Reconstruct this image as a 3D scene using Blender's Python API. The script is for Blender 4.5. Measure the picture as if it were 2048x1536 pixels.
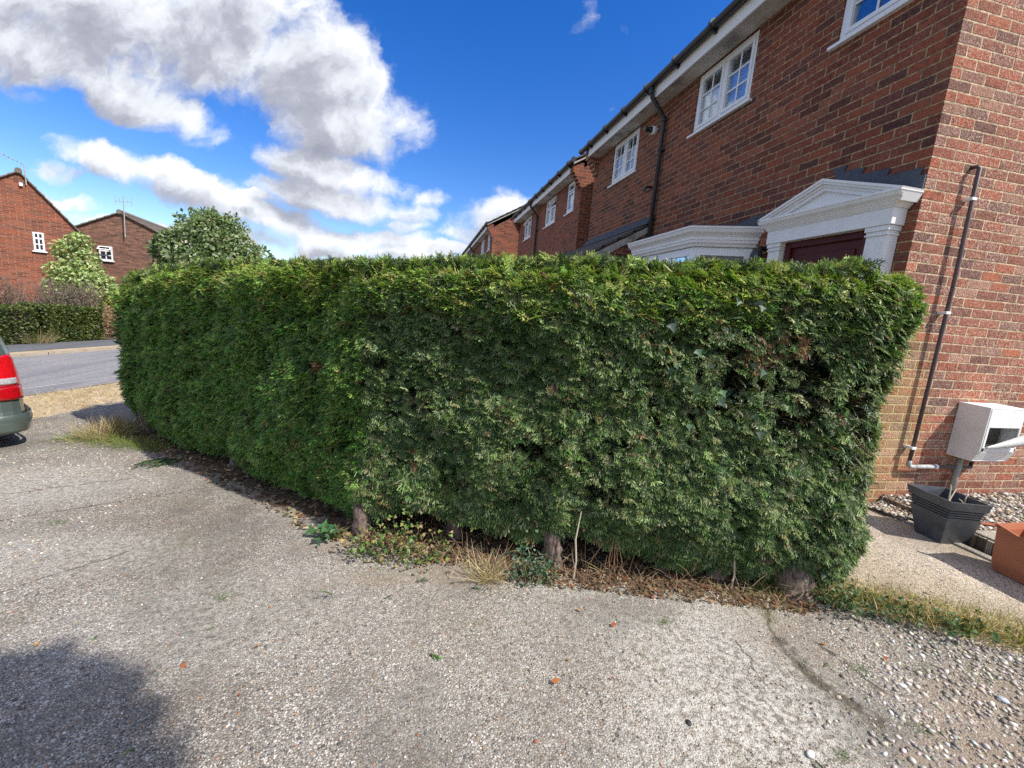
import bpy, bmesh, math, random
import numpy as np
from mathutils import Vector, Matrix

for o in list(bpy.data.objects):
    bpy.data.objects.remove(o)
random.seed(7)
RNG = np.random.default_rng(11)
rad = math.radians
S = bpy.context.scene

# ------------------------------------------------------------------ camera
# world: origin at the camera, X along the house gables, Y along the house fronts, Z up (drive at about -1.5)
def cam_rot():
    p, r, yw = rad(9.95), rad(4.55), rad(12.2)
    R0 = np.array([[1, 0, 0], [0, 0, -1], [0, 1, 0]], float)
    Rp = np.array([[1, 0, 0], [0, math.cos(p), -math.sin(p)], [0, math.sin(p), math.cos(p)]])
    Rr = np.array([[math.cos(r), -math.sin(r), 0], [math.sin(r), math.cos(r), 0], [0, 0, 1]])
    Rz = np.array([[math.cos(yw), -math.sin(yw), 0], [math.sin(yw), math.cos(yw), 0], [0, 0, 1]])
    return Rr @ Rp @ R0 @ Rz
CR = cam_rot()
cd = bpy.data.cameras.new('camera')
cd.sensor_width = 36.0
cd.lens = 850.0 / 2048.0 * 36.0
cd.clip_start = 0.05
cd.clip_end = 3000
cam = bpy.data.objects.new('camera', cd)
S.collection.objects.link(cam)
M = CR.T @ np.diag([1, -1, -1])
cam.matrix_world = Matrix(M.tolist()).to_4x4()
S.camera = cam

# ------------------------------------------------------------------ node helper
class NT:
    def __init__(s, tree):
        s.t = tree
        s.N = tree.nodes
        s.L = tree.links
    def n(s, typ, **kw):
        nd = s.N.new(typ)
        for k, v in kw.items():
            setattr(nd, k, v)
        return nd
    def put(s, sock, v):
        if v is None:
            return
        if isinstance(v, bpy.types.NodeSocket):
            s.L.new(v, sock)
        else:
            if isinstance(v, (tuple, list)) and len(v) == 3 and sock.type == 'RGBA':
                v = (*v, 1)
            sock.default_value = v
    def m(s, op, a=None, b=None, c=None, clamp=False):
        nd = s.n('ShaderNodeMath', operation=op)
        nd.use_clamp = clamp
        for i, v in enumerate((a, b, c)):
            s.put(nd.inputs[i], v)
        return nd.outputs[0]
    def vm(s, op, a=None, b=None):
        nd = s.n('ShaderNodeVectorMath', operation=op)
        for i, v in enumerate((a, b)):
            s.put(nd.inputs[i], v)
        return nd.outputs['Value'] if op == 'DOT_PRODUCT' else nd.outputs[0]
    def mix(s, f, a, b, mode='MIX'):
        nd = s.n('ShaderNodeMix', data_type='RGBA', blend_type=mode)
        s.put(nd.inputs[0], f)
        s.put(nd.inputs[6], a)
        s.put(nd.inputs[7], b)
        return nd.outputs[2]
    def sm(s, v, lo, hi, a=0.0, b=1.0):
        nd = s.n('ShaderNodeMapRange')
        nd.interpolation_type = 'SMOOTHSTEP'
        for i, q in enumerate((v, lo, hi, a, b)):
            s.put(nd.inputs[i], q)
        return nd.outputs[0]
    def noise(s, vec, scale, detail=3, rough=.5, dim='3D', dist=0.0, col=False):
        nd = s.n('ShaderNodeTexNoise')
        nd.noise_dimensions = dim
        s.put(nd.inputs['Vector'], vec)
        nd.inputs['Scale'].default_value = scale
        nd.inputs['Detail'].default_value = detail
        nd.inputs['Roughness'].default_value = rough
        nd.inputs['Distortion'].default_value = dist
        return nd.outputs['Color' if col else 0]
    def ramp(s, f, stops, interp='LINEAR'):
        nd = s.n('ShaderNodeValToRGB')
        cr = nd.color_ramp
        cr.interpolation = interp
        while len(cr.elements) < len(stops):
            cr.elements.new(0.5)
        for e, (p, c) in zip(cr.elements, stops):
            e.position = p
            e.color = (*c, 1)
        s.put(nd.inputs[0], f)
        return nd.outputs[0]
    def xyz(s, v):
        nd = s.n('ShaderNodeSeparateXYZ')
        s.put(nd.inputs[0], v)
        return nd.outputs
    def comb(s, x, y, z=0.0):
        nd = s.n('ShaderNodeCombineXYZ')
        for i, v in enumerate((x, y, z)):
            s.put(nd.inputs[i], v)
        return nd.outputs[0]

# ------------------------------------------------------------------ world: Nishita sky and clouds
SUN = Vector((1.05, -0.85, 1.50)).normalized()
sun_el = math.asin(SUN.z)
W = bpy.data.worlds.new('World')
S.world = W
W.use_nodes = True
W.node_tree.nodes.clear()
w = NT(W.node_tree)
sky = w.n('ShaderNodeTexSky', sky_type='NISHITA')
sky.sun_disc = False
sky.sun_elevation = sun_el
sky.sun_rotation = math.atan2(SUN.x, SUN.y)
sky.altitude = 100
sky.air_density = 1.0
sky.dust_density = 0.6
sky.ozone_density = 2.5
hsv = w.n('ShaderNodeHueSaturation')
w.L.new(sky.outputs[0], hsv.inputs['Color'])
hsv.inputs['Saturation'].default_value = 1.42
hsv.inputs['Value'].default_value = 1.15
hsv.inputs['Hue'].default_value = 0.517
tcw = w.n('ShaderNodeTexCoord')
D = tcw.outputs['Generated']
A = tuple(CR[0]); B = tuple(CR[1]); F = tuple(CR[2])      # three fixed world directions that lay out the cloud field
df = w.vm('DOT_PRODUCT', D, F)
dfs = w.m('MAXIMUM', df, 0.05)
u = w.m('DIVIDE', w.vm('DOT_PRODUCT', D, A), dfs)
v = w.m('DIVIDE', w.vm('DOT_PRODUCT', D, B), dfs)
P0 = w.comb(u, v, 0.0)
warp = w.noise(P0, 4.5, 5, .62, col=True)
wsub = w.vm('SUBTRACT', warp, (0.5, 0.5, 0.5))
wsc = w.n('ShaderNodeVectorMath', operation='MULTIPLY')
w.L.new(wsub, wsc.inputs[0]); wsc.inputs[1].default_value = (0.17, 0.13, 0)
P1 = w.vm('ADD', P0, wsc.outputs[0])
def q(px, py): return ((px - 1024) / 850.0, (py - 768) / 850.0)
# cx, cy, rx, ry, angle(deg, down to the right), weight
CL = [(300, 60, 560, 150, 12, 1.0), (640, 165, 215, 140, 38, 1.05), (700, 240, 160, 80, 8, 1.0), (480, 20, 230, 90, 10, 1.0), (270, 195, 260, 62, 22, .95),
      (40, 100, 260, 120, 0, .9), (300, 352, 270, 46, 16, .95), (500, 430, 220, 40, 12, .85), (660, 340, 190, 48, 16, .95),
      (690, 400, 205, 42, 12, .95), (985, 432, 110, 52, -14, 1.0), (1010, 385, 70, 22, 10, .55), (130, 410, 95, 22, 4, .75),
      (720, 478, 190, 27, 4, .95), (420, 480, 340, 28, 2, .85), (880, 505, 240, 24, 0, 1.), (180, 445, 160, 20, 4, .7),
      (395, 290, 50, 12, 4, .45), (1240, 205, 45, 16, -10, .45), (1225, 165, 30, 14, -20, .46), (1180, 40, 22, 50, 12, .27),
      (110, 345, 80, 28, 6, .6), (1390, 68, 40, 15, -10, .45), (600, 540, 900, 26, 0, .9), (800, 455, 70, 16, 6, .6), (250, 500, 230, 18, 2, .75), (640, 505, 200, 16, 2, .8), (940, 470, 90, 26, 0, .9), (500, 395, 90, 16, 10, .7), (770, 505, 110, 13, 0, .85), (350, 460, 120, 14, 4, .7), (850, 400, 40, 22, 0, .6), (1235, 70, 22, 20, 0, .3), (70, 190, 90, 26, 20, .6)]
def cover(P):
    acc = None
    for cx, cy, rx, ry, an, wt in CL:
        mp = w.n('ShaderNodeMapping', vector_type='TEXTURE')
        w.L.new(P, mp.inputs[0])
        x, y = q(cx, cy)
        mp.inputs['Location'].default_value = (x, y, 0)
        mp.inputs['Rotation'].default_value = (0, 0, rad(an))
        mp.inputs['Scale'].default_value = (rx / 850., ry / 850., 1)
        gr = w.vm('DOT_PRODUCT', mp.outputs[0], mp.outputs[0])
        d = w.m('MULTIPLY', w.m('SUBTRACT', 1.25, gr, clamp=False), wt)
        acc = d if acc is None else w.m('SMOOTH_MAX', acc, d, 0.25)
    return acc
def density(P):
    c = w.m('MINIMUM', cover(P), 1.2)
    nz = w.noise(P, 5.5, 9, .60)
    return w.m('ADD', c, w.m('MULTIPLY', w.m('SUBTRACT', nz, 0.535), 2.45))
dens = density(P1)
off = w.vm('ADD', P1, (0.032, -0.045, 0))
dens2 = density(off)
wi = w.m('MULTIPLY', w.sm(dens, 0.20, 0.92), w.sm(df, 0.08, 0.25))
lit = w.m('SUBTRACT', dens, dens2)
thick = w.sm(dens, 0.3, 1.7)
fine = w.noise(P1, 16, 5, .6)
lit2 = w.m('ADD', w.m('MULTIPLY', lit, 0.85), w.m('MULTIPLY', w.m('SUBTRACT', fine, .5), .60))
shade = w.m('ADD', lit2, w.m('SUBTRACT', 0.80, w.m('MULTIPLY', thick, 0.62)), clamp=True)
ccol = w.ramp(shade, [(0.0, (.36, .37, .45)), (0.35, (.50, .52, .61)), (0.68, (.82, .86, .94)), (1.0, (1.06, 1.08, 1.10))])
SKYS = 0.125
skc = w.n('ShaderNodeVectorMath', operation='SCALE')
w.L.new(hsv.outputs[0], skc.inputs[0]); skc.inputs['Scale'].default_value = 1.0
cls = w.n('ShaderNodeVectorMath', operation='SCALE')
w.L.new(ccol, cls.inputs[0]); cls.inputs['Scale'].default_value = 0.74 / SKYS
# unseen broken cloud added over the rest of the sky for neutral fill light
Dz = w.xyz(D)
dzs = w.m('MAXIMUM', Dz[2], 0.06)
Pb = w.comb(w.m('DIVIDE', Dz[0], dzs), w.m('DIVIDE', Dz[1], dzs), 3.0)
nb = w.noise(Pb, .8, 6, .58)
wb_ = w.m('MULTIPLY', w.sm(nb, .42, .56), w.m('MULTIPLY', w.sm(df, 0.22, -0.05), w.sm(Dz[2], .0, .08)))
cb_ = w.n('ShaderNodeVectorMath', operation='SCALE')
w.L.new(w.ramp(w.noise(Pb, 2.2, 5, .6), [(.3, (.62, .63, .68)), (.65, (1.0, 1.0, 1.02))]), cb_.inputs[0]); cb_.inputs['Scale'].default_value = 0.85 / SKYS
skyc = w.mix(wi, skc.outputs[0], cls.outputs[0])
skyc = w.mix(wb_, skyc, cb_.outputs[0])
bg = w.n('ShaderNodeBackground')
w.L.new(skyc, bg.inputs[0]); bg.inputs[1].default_value = SKYS
wo = w.n('ShaderNodeOutputWorld')
w.L.new(bg.outputs[0], wo.inputs[0])

sl = bpy.data.lights.new('sun', 'SUN')
sl.energy = 4.7
sl.angle = rad(0.53)
sl.color = (1.0, 0.945, 0.87)
so = bpy.data.objects.new('sun', sl)
S.collection.objects.link(so)
so.rotation_euler = SUN.to_track_quat('Z', 'Y').to_euler()
so.location = (0, 0, 20)
S.view_settings.view_transform = 'Standard'
S.view_settings.look = 'None'
S.view_settings.exposure = 0.46
S.view_settings.gamma = 1
try:
    S.cycles.use_denoising = False
    S.cycles.max_bounces = 6
    S.cycles.transparent_max_bounces = 8
except Exception:
    pass

# ------------------------------------------------------------------ object helpers
C = S.collection
def tag(o, label=None, cat=None, group=None, kind=None):
    if label: o['label'] = label
    if cat: o['category'] = cat
    if group: o['group'] = group
    if kind: o['kind'] = kind
    return o
def thing(name, loc, label, cat, group=None):
    o = bpy.data.objects.new(name, None)
    o.empty_display_size = .2
    o.location = loc
    C.objects.link(o)
    return tag(o, label, cat, group)
def origin(p):
    v_ = Vector((0, 0, 0))
    while p is not None:
        v_ += p.location
        p = p.parent
    return v_
def link(name, me, mat, parent=None, label=None):
    o = bpy.data.objects.new(name, me)
    C.objects.link(o)
    if isinstance(mat, (list, tuple)):
        for m_ in mat: me.materials.append(m_)
    elif mat: me.materials.append(mat)
    if parent is not None:
        me.transform(Matrix.Translation(-origin(parent)))     # parts are written in world coordinates
        o.parent = parent
    if label: o['label'] = label
    return o
def smooth(o, on=True):
    o.data.polygons.foreach_set('use_smooth', [on] * len(o.data.polygons))
    return o
def npmesh(name, V, Fq, col=None):
    me = bpy.data.meshes.new(name)
    V = np.asarray(V, np.float32); Fq = np.asarray(Fq, np.int32)
    me.vertices.add(len(V)); me.vertices.foreach_set('co', V.ravel())
    k = Fq.shape[1]
    me.loops.add(Fq.size); me.loops.foreach_set('vertex_index', Fq.ravel())
    me.polygons.add(len(Fq))
    me.polygons.foreach_set('loop_start', np.arange(0, Fq.size, k, dtype=np.int32))
    me.polygons.foreach_set('loop_total', np.full(len(Fq), k, np.int32))
    me.update(calc_edges=True)
    if col is not None:
        ca = me.color_attributes.new('col', 'FLOAT_COLOR', 'POINT')
        c4 = np.ones((len(V), 4), np.float32); c4[:, :3] = col
        ca.data.foreach_set('color', c4.ravel())
    return me
class MB:
    """collects shapes, then links them as ONE mesh object"""
    def __init__(s): s.v = []; s.f = []; s.mi = []; s.cur = 0
    def add(s, vs, fs):
        b = len(s.v)
        s.v += [tuple(x) for x in vs]
        s.f += [tuple(i + b for i in f) for f in fs]
        s.mi += [s.cur] * len(fs)
        return s
    def box(s, a, b, rot=None, piv=None):
        x0, y0, z0 = a; x1, y1, z1 = b
        vs = [(x0, y0, z0), (x1, y0, z0), (x1, y1, z0), (x0, y1, z0), (x0, y0, z1), (x1, y0, z1), (x1, y1, z1), (x0, y1, z1)]
        if rot is not None:
            pv = Vector(piv); vs = [tuple(rot @ (Vector(p) - pv) + pv) for p in vs]
        return s.add(vs, [(0, 3, 2, 1), (4, 5, 6, 7), (0, 1, 5, 4), (1, 2, 6, 5), (2, 3, 7, 6), (3, 0, 4, 7)])
    def prism(s, poly, vec):
        n = len(poly); v_ = Vector(vec)
        vs = [tuple(p) for p in poly] + [tuple(Vector(p) + v_) for p in poly]
        fs = [tuple(range(n))[::-1], tuple(range(n, 2 * n))] + [(i, (i + 1) % n, n + (i + 1) % n, n + i) for i in range(n)]
        return s.add(vs, fs)
    def tube(s, pts, r, seg=10, caps=True):
        pts = [Vector(p) for p in pts]; n = len(pts)
        rr = r if isinstance(r, (list, tuple)) else [r] * n
        vs = []; ref = None
        for i, p in enumerate(pts):
            t = (pts[min(i + 1, n - 1)] - pts[max(i - 1, 0)]).normalized()
            if ref is None:
                ref = t.orthogonal().normalized()
            else:
                ref = (ref - t * ref.dot(t)).normalized()
            bt = t.cross(ref)
            for k in range(seg):
                a = 2 * math.pi * k / seg
                vs.append(tuple(p + (ref * math.cos(a) + bt * math.sin(a)) * rr[i]))
        fs = []
        for i in range(n - 1):
            for k in range(seg):
                k2 = (k + 1) % seg
                fs.append((i * seg + k, i * seg + k2, (i + 1) * seg + k2, (i + 1) * seg + k))
        if caps:
            fs.append(tuple(range(seg))[::-1]); fs.append(tuple((n - 1) * seg + k for k in range(seg)))
        return s.add(vs, fs)
    def build(s, name, mat, parent=None, label=None, sm=False, bevel=0):
        me = bpy.data.meshes.new(name)
        me.from_pydata(s.v, [], s.f)
        bm_ = bmesh.new(); bm_.from_mesh(me)
        bmesh.ops.recalc_face_normals(bm_, faces=bm_.faces)
        bm_.to_mesh(me); bm_.free()
        if isinstance(mat, (list, tuple)):
            me.polygons.foreach_set('material_index', s.mi)
        o = link(name, me, mat, parent, label)
        if sm: smooth(o)
        if bevel:
            b = o.modifiers.new('bevel', 'BEVEL'); b.width = bevel; b.segments = 2; b.limit_method = 'ANGLE'
        return o

# ------------------------------------------------------------------ materials
def newmat(name):
    m_ = bpy.data.materials.new(name)
    m_.use_nodes = True
    m_.node_tree.nodes.clear()
    t = NT(m_.node_tree)
    bs = t.n('ShaderNodeBsdfPrincipled')
    out = t.n('ShaderNodeOutputMaterial')
    t.L.new(bs.outputs[0], out.inputs[0])
    return m_, t, bs, out
def geo_pos(t):
    g = t.n('ShaderNodeNewGeometry')
    return g.outputs['Position'], g
def bump(t, bs, h, strength=.5, dist=.01):
    b = t.n('ShaderNodeBump')
    b.inputs['Strength'].default_value = strength
    b.inputs['Distance'].default_value = dist
    t.L.new(h, b.inputs['Height'])
    t.L.new(b.outputs[0], bs.inputs['Normal'])
def plain(name, col, rough=.5, dirt=.12, dirtcol=None, scale=6, metal=0, spec=.5, bmp=0.0, coat=0):
    m_, t, bs, out = newmat(name)
    pos, g = geo_pos(t)
    nz = t.noise(pos, scale, 5, .65)
    dc = dirtcol or tuple(c * .45 for c in col)
    f = t.m('MULTIPLY', t.sm(nz, .42, .75), dirt * 2.0, clamp=True)
    t.L.new(t.mix(f, col, dc), bs.inputs['Base Color'])
    rn = t.noise(pos, scale * 5, 3)
    t.L.new(t.m('ADD', rough - .08, t.m('MULTIPLY', rn, .16)), bs.inputs['Roughness'])
    bs.inputs['Metallic'].default_value = metal
    bs.inputs['Specular IOR Level'].default_value = spec
    if coat: bs.inputs['Coat Weight'].default_value = coat; bs.inputs['Coat Roughness'].default_value = .06
    if bmp: bump(t, bs, t.noise(pos, scale * 14, 4), bmp, .004)
    return m_

def brick(name, ramp, mortar, rough_face=0.0, speck=0.0, stain=None, mw=.0052, bs_strength=.9, course=.075):
    m_, t, bs, out = newmat(name)
    pos, g = geo_pos(t)
    X = t.xyz(pos); N = t.xyz(g.outputs['True Normal'])
    sel = t.m('GREATER_THAN', t.m('ABSOLUTE', N[0]), .6)
    wob = t.noise(pos, 9, 3, .6, col=True)
    wv = t.xyz(wob)
    uu = t.m('ADD', X[0], t.m('MULTIPLY', sel, t.m('SUBTRACT', X[1], X[0])))
    uu = t.m('ADD', uu, t.m('MULTIPLY', t.m('SUBTRACT', wv[0], .5), .009))
    vv = t.m('ADD', X[2], t.m('MULTIPLY', t.m('SUBTRACT', wv[1], .5), .008))
    row = t.m('FLOOR', t.m('DIVIDE', vv, course))
    a = t.m('ADD', t.m('DIVIDE', uu, .225), t.m('MULTIPLY', t.m('FLOORED_MODULO', row, 2.0), .5))
    idx = t.m('FLOOR', a)
    fu = t.m('MULTIPLY', t.m('FRACT', a), .225)
    fv = t.m('MULTIPLY', t.m('FRACT', t.m('DIVIDE', vv, course)), course)
    du = t.m('MINIMUM', fu, t.m('SUBTRACT', .225, fu))
    dv = t.m('MINIMUM', fv, t.m('SUBTRACT', course, fv))
    rag = t.noise(pos, 55, 4, .7)
    d = t.m('ADD', t.m('SMOOTH_MIN', du, dv, .004), t.m('MULTIPLY', t.m('SUBTRACT', rag, .5), .0085))
    face = t.sm(d, mw - .0016, mw + .0022)
    wn = t.n('ShaderNodeTexWhiteNoise', noise_dimensions='3D')
    t.L.new(t.comb(idx, row, sel), wn.inputs['Vector'])
    base = t.ramp(wn.outputs['Value'], ramp, 'LINEAR')
    wc = t.xyz(wn.outputs['Color'])
    # each brick mottled by its own amount; drag-textured face
    mot = t.noise(pos, 22, 6, .78)
    dark = t.mix(1.0, base, (.45, .42, .46), 'MULTIPLY')
    c1 = t.mix(t.m('MULTIPLY', t.sm(mot, .38, .62), t.m('ADD', .35, t.m('MULTIPLY', wc[1], .65))), base, dark)
    sp = t.noise(pos, 120, 4, .75)
    lightc = t.mix(.75, base, (.86, .70, .56))
    c1 = t.mix(t.m('MULTIPLY', t.sm(sp, .50, .62), t.m('MULTIPLY', speck, t.m('ADD', .35, wc[2]))), c1, lightc)
    mn = t.noise(pos, 30, 4, .7)
    mc = t.mix(t.sm(mn, .36, .62), mortar, tuple(c * .48 for c in mortar))
    big = t.noise(pos, 1.1, 4, .6)
    c1 = t.mix(t.m('MULTIPLY', t.sm(big, .45, .72), .35), c1, t.mix(1.0, c1, (.62, .60, .64), 'MULTIPLY'))
    col = t.mix(face, mc, c1)
    if stain:
        (sx, sy, sz), rx, rz, scol, amt = stain
        ex = t.m('DIVIDE', t.m('SUBTRACT', X[0], sx), rx)
        ez = t.m('DIVIDE', t.m('SUBTRACT', X[2], sz), rz)
        rr_ = t.m('ADD', t.m('MULTIPLY', ex, ex), t.m('MULTIPLY', ez, ez))
        sf = t.m('MULTIPLY', t.sm(t.m('ADD', rr_, t.m('MULTIPLY', t.noise(pos, 5, 4), .9)), 1.5, .5), amt)
        col = t.mix(t.m('MULTIPLY', sf, t.m('SUBTRACT', 1.0, t.m('MULTIPLY', face, .55))), col, scol)
    t.L.new(col, bs.inputs['Base Color'])
    bs.inputs['Roughness'].default_value = .88
    bs.inputs['Specular IOR Level'].default_value = .25
    stria = t.n('ShaderNodeTexNoise'); stria.inputs['Scale'].default_value = 1.0; stria.inputs['Detail'].default_value = 4
    mpn = t.n('ShaderNodeMapping'); t.L.new(pos, mpn.inputs[0]); mpn.inputs['Scale'].default_value = (160, 160, 60)
    mpn.inputs['Rotation'].default_value = (0, rad(35), 0)
    t.L.new(mpn.outputs[0], stria.inputs['Vector'])
    h = t.m('ADD', t.m('MULTIPLY', face, 1.0), t.m('MULTIPLY', t.m('MULTIPLY', stria.outputs[0], face), rough_face))
    h = t.m('ADD', h, t.m('MULTIPLY', mn, .2))
    bump(t, bs, h, bs_strength, .011)
    return m_

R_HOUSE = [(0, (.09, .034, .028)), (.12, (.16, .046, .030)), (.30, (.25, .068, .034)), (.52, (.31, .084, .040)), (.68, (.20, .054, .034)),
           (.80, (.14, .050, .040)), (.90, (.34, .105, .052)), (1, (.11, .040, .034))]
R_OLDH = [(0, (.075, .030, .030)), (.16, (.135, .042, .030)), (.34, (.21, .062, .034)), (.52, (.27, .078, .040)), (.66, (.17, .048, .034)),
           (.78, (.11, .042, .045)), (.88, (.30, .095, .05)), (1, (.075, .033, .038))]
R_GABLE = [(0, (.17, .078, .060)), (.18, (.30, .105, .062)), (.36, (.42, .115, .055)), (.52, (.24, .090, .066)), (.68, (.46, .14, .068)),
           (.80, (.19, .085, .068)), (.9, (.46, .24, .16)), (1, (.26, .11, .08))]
R_OLD = [(0, (.15, .062, .052)), (.2, (.27, .088, .052)), (.4, (.36, .105, .06)), (.6, (.22, .085, .072)), (.75, (.42, .13, .072)),
           (.88, (.17, .075, .066)), (1, (.40, .21, .16))]
R_FAR = [(0, (.14, .045, .030)), (.3, (.27, .072, .038)), (.6, (.35, .092, .045)), (.8, (.18, .06, .045)), (1, (.33, .11, .06))]
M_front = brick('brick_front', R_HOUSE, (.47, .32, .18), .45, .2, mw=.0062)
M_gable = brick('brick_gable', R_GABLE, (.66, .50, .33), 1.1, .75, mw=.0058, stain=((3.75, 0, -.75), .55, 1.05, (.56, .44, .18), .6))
M_far = brick('brick_far', R_FAR, (.50, .32, .20), .2, .2)
M_far2 = brick('brick_far_brown', [(0, (.12, .06, .045)), (.4, (.20, .10, .07)), (.7, (.25, .115, .075)), (1, (.30, .15, .10))], (.36, .26, .18), .2, .2)
M_upvc = plain('white_upvc', (.78, .80, .82), .32, .05, (.55, .55, .5))
M_white = plain('white_moulding', (.80, .79, .77), .45, .10, (.50, .48, .42), 8)
M_soffit = plain('mouldy_soffit', (.60, .58, .53), .7, .42, (.10, .09, .07), 1.9)
M_black = plain('black_plastic', (.022, .023, .025), .38, .2, (.06, .06, .06))
M_lead = plain('lead_sheet', (.060, .070, .088), .5, .4, (.035, .04, .05), 22, metal=.1, bmp=1.2)
M_tile = plain('concrete_tile', (.10, .09, .085), .85, .5, (.05, .05, .04), 5, bmp=.6)
M_tile2 = plain('brown_tile', (.19, .16, .13), .85, .5, (.12, .10, .07), 3, bmp=.6)
M_door = plain('mahogany_door', (.085, .016, .014), .5, .3, (.04, .008, .008), 9, spec=.25)
M_dark = plain('dark_interior', (.018, .018, .02), .8)
M_curtain = plain('net_curtain', (.86, .88, .90), .9, .2, (.66, .68, .72), 7)
M_timber = plain('weathered_board', (.42, .40, .36), .8, .5, (.20, .18, .15), 7)
M_gas = plain('grey_pipe_paint', (.075, .052, .055), .45, .3, (.14, .12, .11))
M_galv = plain('worn_pipe', (.42, .43, .43), .5, .5, (.12, .12, .12), 25)
M_conduit = plain('grey_green_conduit', (.30, .31, .27), .6, .3, (.18, .17, .13))
def glass(name, tint=(.02, .03, .04)):
    m_, t, bs, out = newmat(name)
    bs.inputs['Base Color'].default_value = (*tint, 1)
    bs.inputs['Roughness'].default_value = .03
    tr = t.n('ShaderNodeBsdfTransparent'); tr.inputs[0].default_value = (.93, .95, .96, 1)
    gl = t.n('ShaderNodeBsdfGlossy'); gl.inputs['Roughness'].default_value = .02
    gl.inputs['Color'].default_value = (.9, .95, 1, 1)
    fr = t.n('ShaderNodeFresnel'); fr.inputs[0].default_value = 1.55
    f = t.m('ADD', .03, t.m('MULTIPLY', fr.outputs[0], .75), clamp=True)
    mx = t.n('ShaderNodeMixShader')
    t.L.new(f, mx.inputs[0]); t.L.new(tr.outputs[0], mx.inputs[1]); t.L.new(gl.outputs[0], mx.inputs[2])
    t.L.new(mx.outputs[0], out.inputs[0])
    return m_
M_glass = glass('window_glass')

def leafmat(name, rough=.5, trans=.3, spec=.4):
    m_, t, bs, out = newmat(name)
    at = t.n('ShaderNodeAttribute'); at.attribute_name = 'col'
    t.L.new(at.outputs['Color'], bs.inputs['Base Color'])
    bs.inputs['Roughness'].default_value = rough
    bs.inputs['Specular IOR Level'].default_value = spec
    tl = t.n('ShaderNodeBsdfTranslucent')
    t.L.new(t.mix(1.0, at.outputs['Color'], (1.3, 1.5, .6), 'MULTIPLY'), tl.inputs[0])
    mx = t.n('ShaderNodeMixShader'); mx.inputs[0].default_value = trans
    t.L.new(bs.outputs[0], mx.inputs[1]); t.L.new(tl.outputs[0], mx.inputs[2])
    t.L.new(mx.outputs[0], out.inputs[0])
    return m_
M_leaf = leafmat('leaf')
M_conifer = leafmat('conifer_spray', .46, .22, .38)
M_ivy = leafmat('ivy_leaf', .5, .15, .35)
M_straw = leafmat('dry_grass', .7, .3, .2)
def bark(name, c1, c2):
    m_, t, bs, out = newmat(name)
    pos, g = geo_pos(t)
    mp = t.n('ShaderNodeMapping'); t.L.new(pos, mp.inputs[0]); mp.inputs['Scale'].default_value = (55, 55, 18)
    nz = t.noise(mp.outputs[0], 1, 6, .7)
    t.L.new(t.mix(t.sm(nz, .35, .65), c1, c2), bs.inputs['Base Color'])
    bs.inputs['Roughness'].default_value = .9
    bump(t, bs, nz, .9, .012)
    return m_
M_bark = bark('conifer_bark', (.045, .030, .024), (.25, .185, .15))
M_core = bark('hedge_shade_core', (.006, .006, .004), (.016, .014, .008))  # near-black so the core reads as shade inside the hedge

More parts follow.
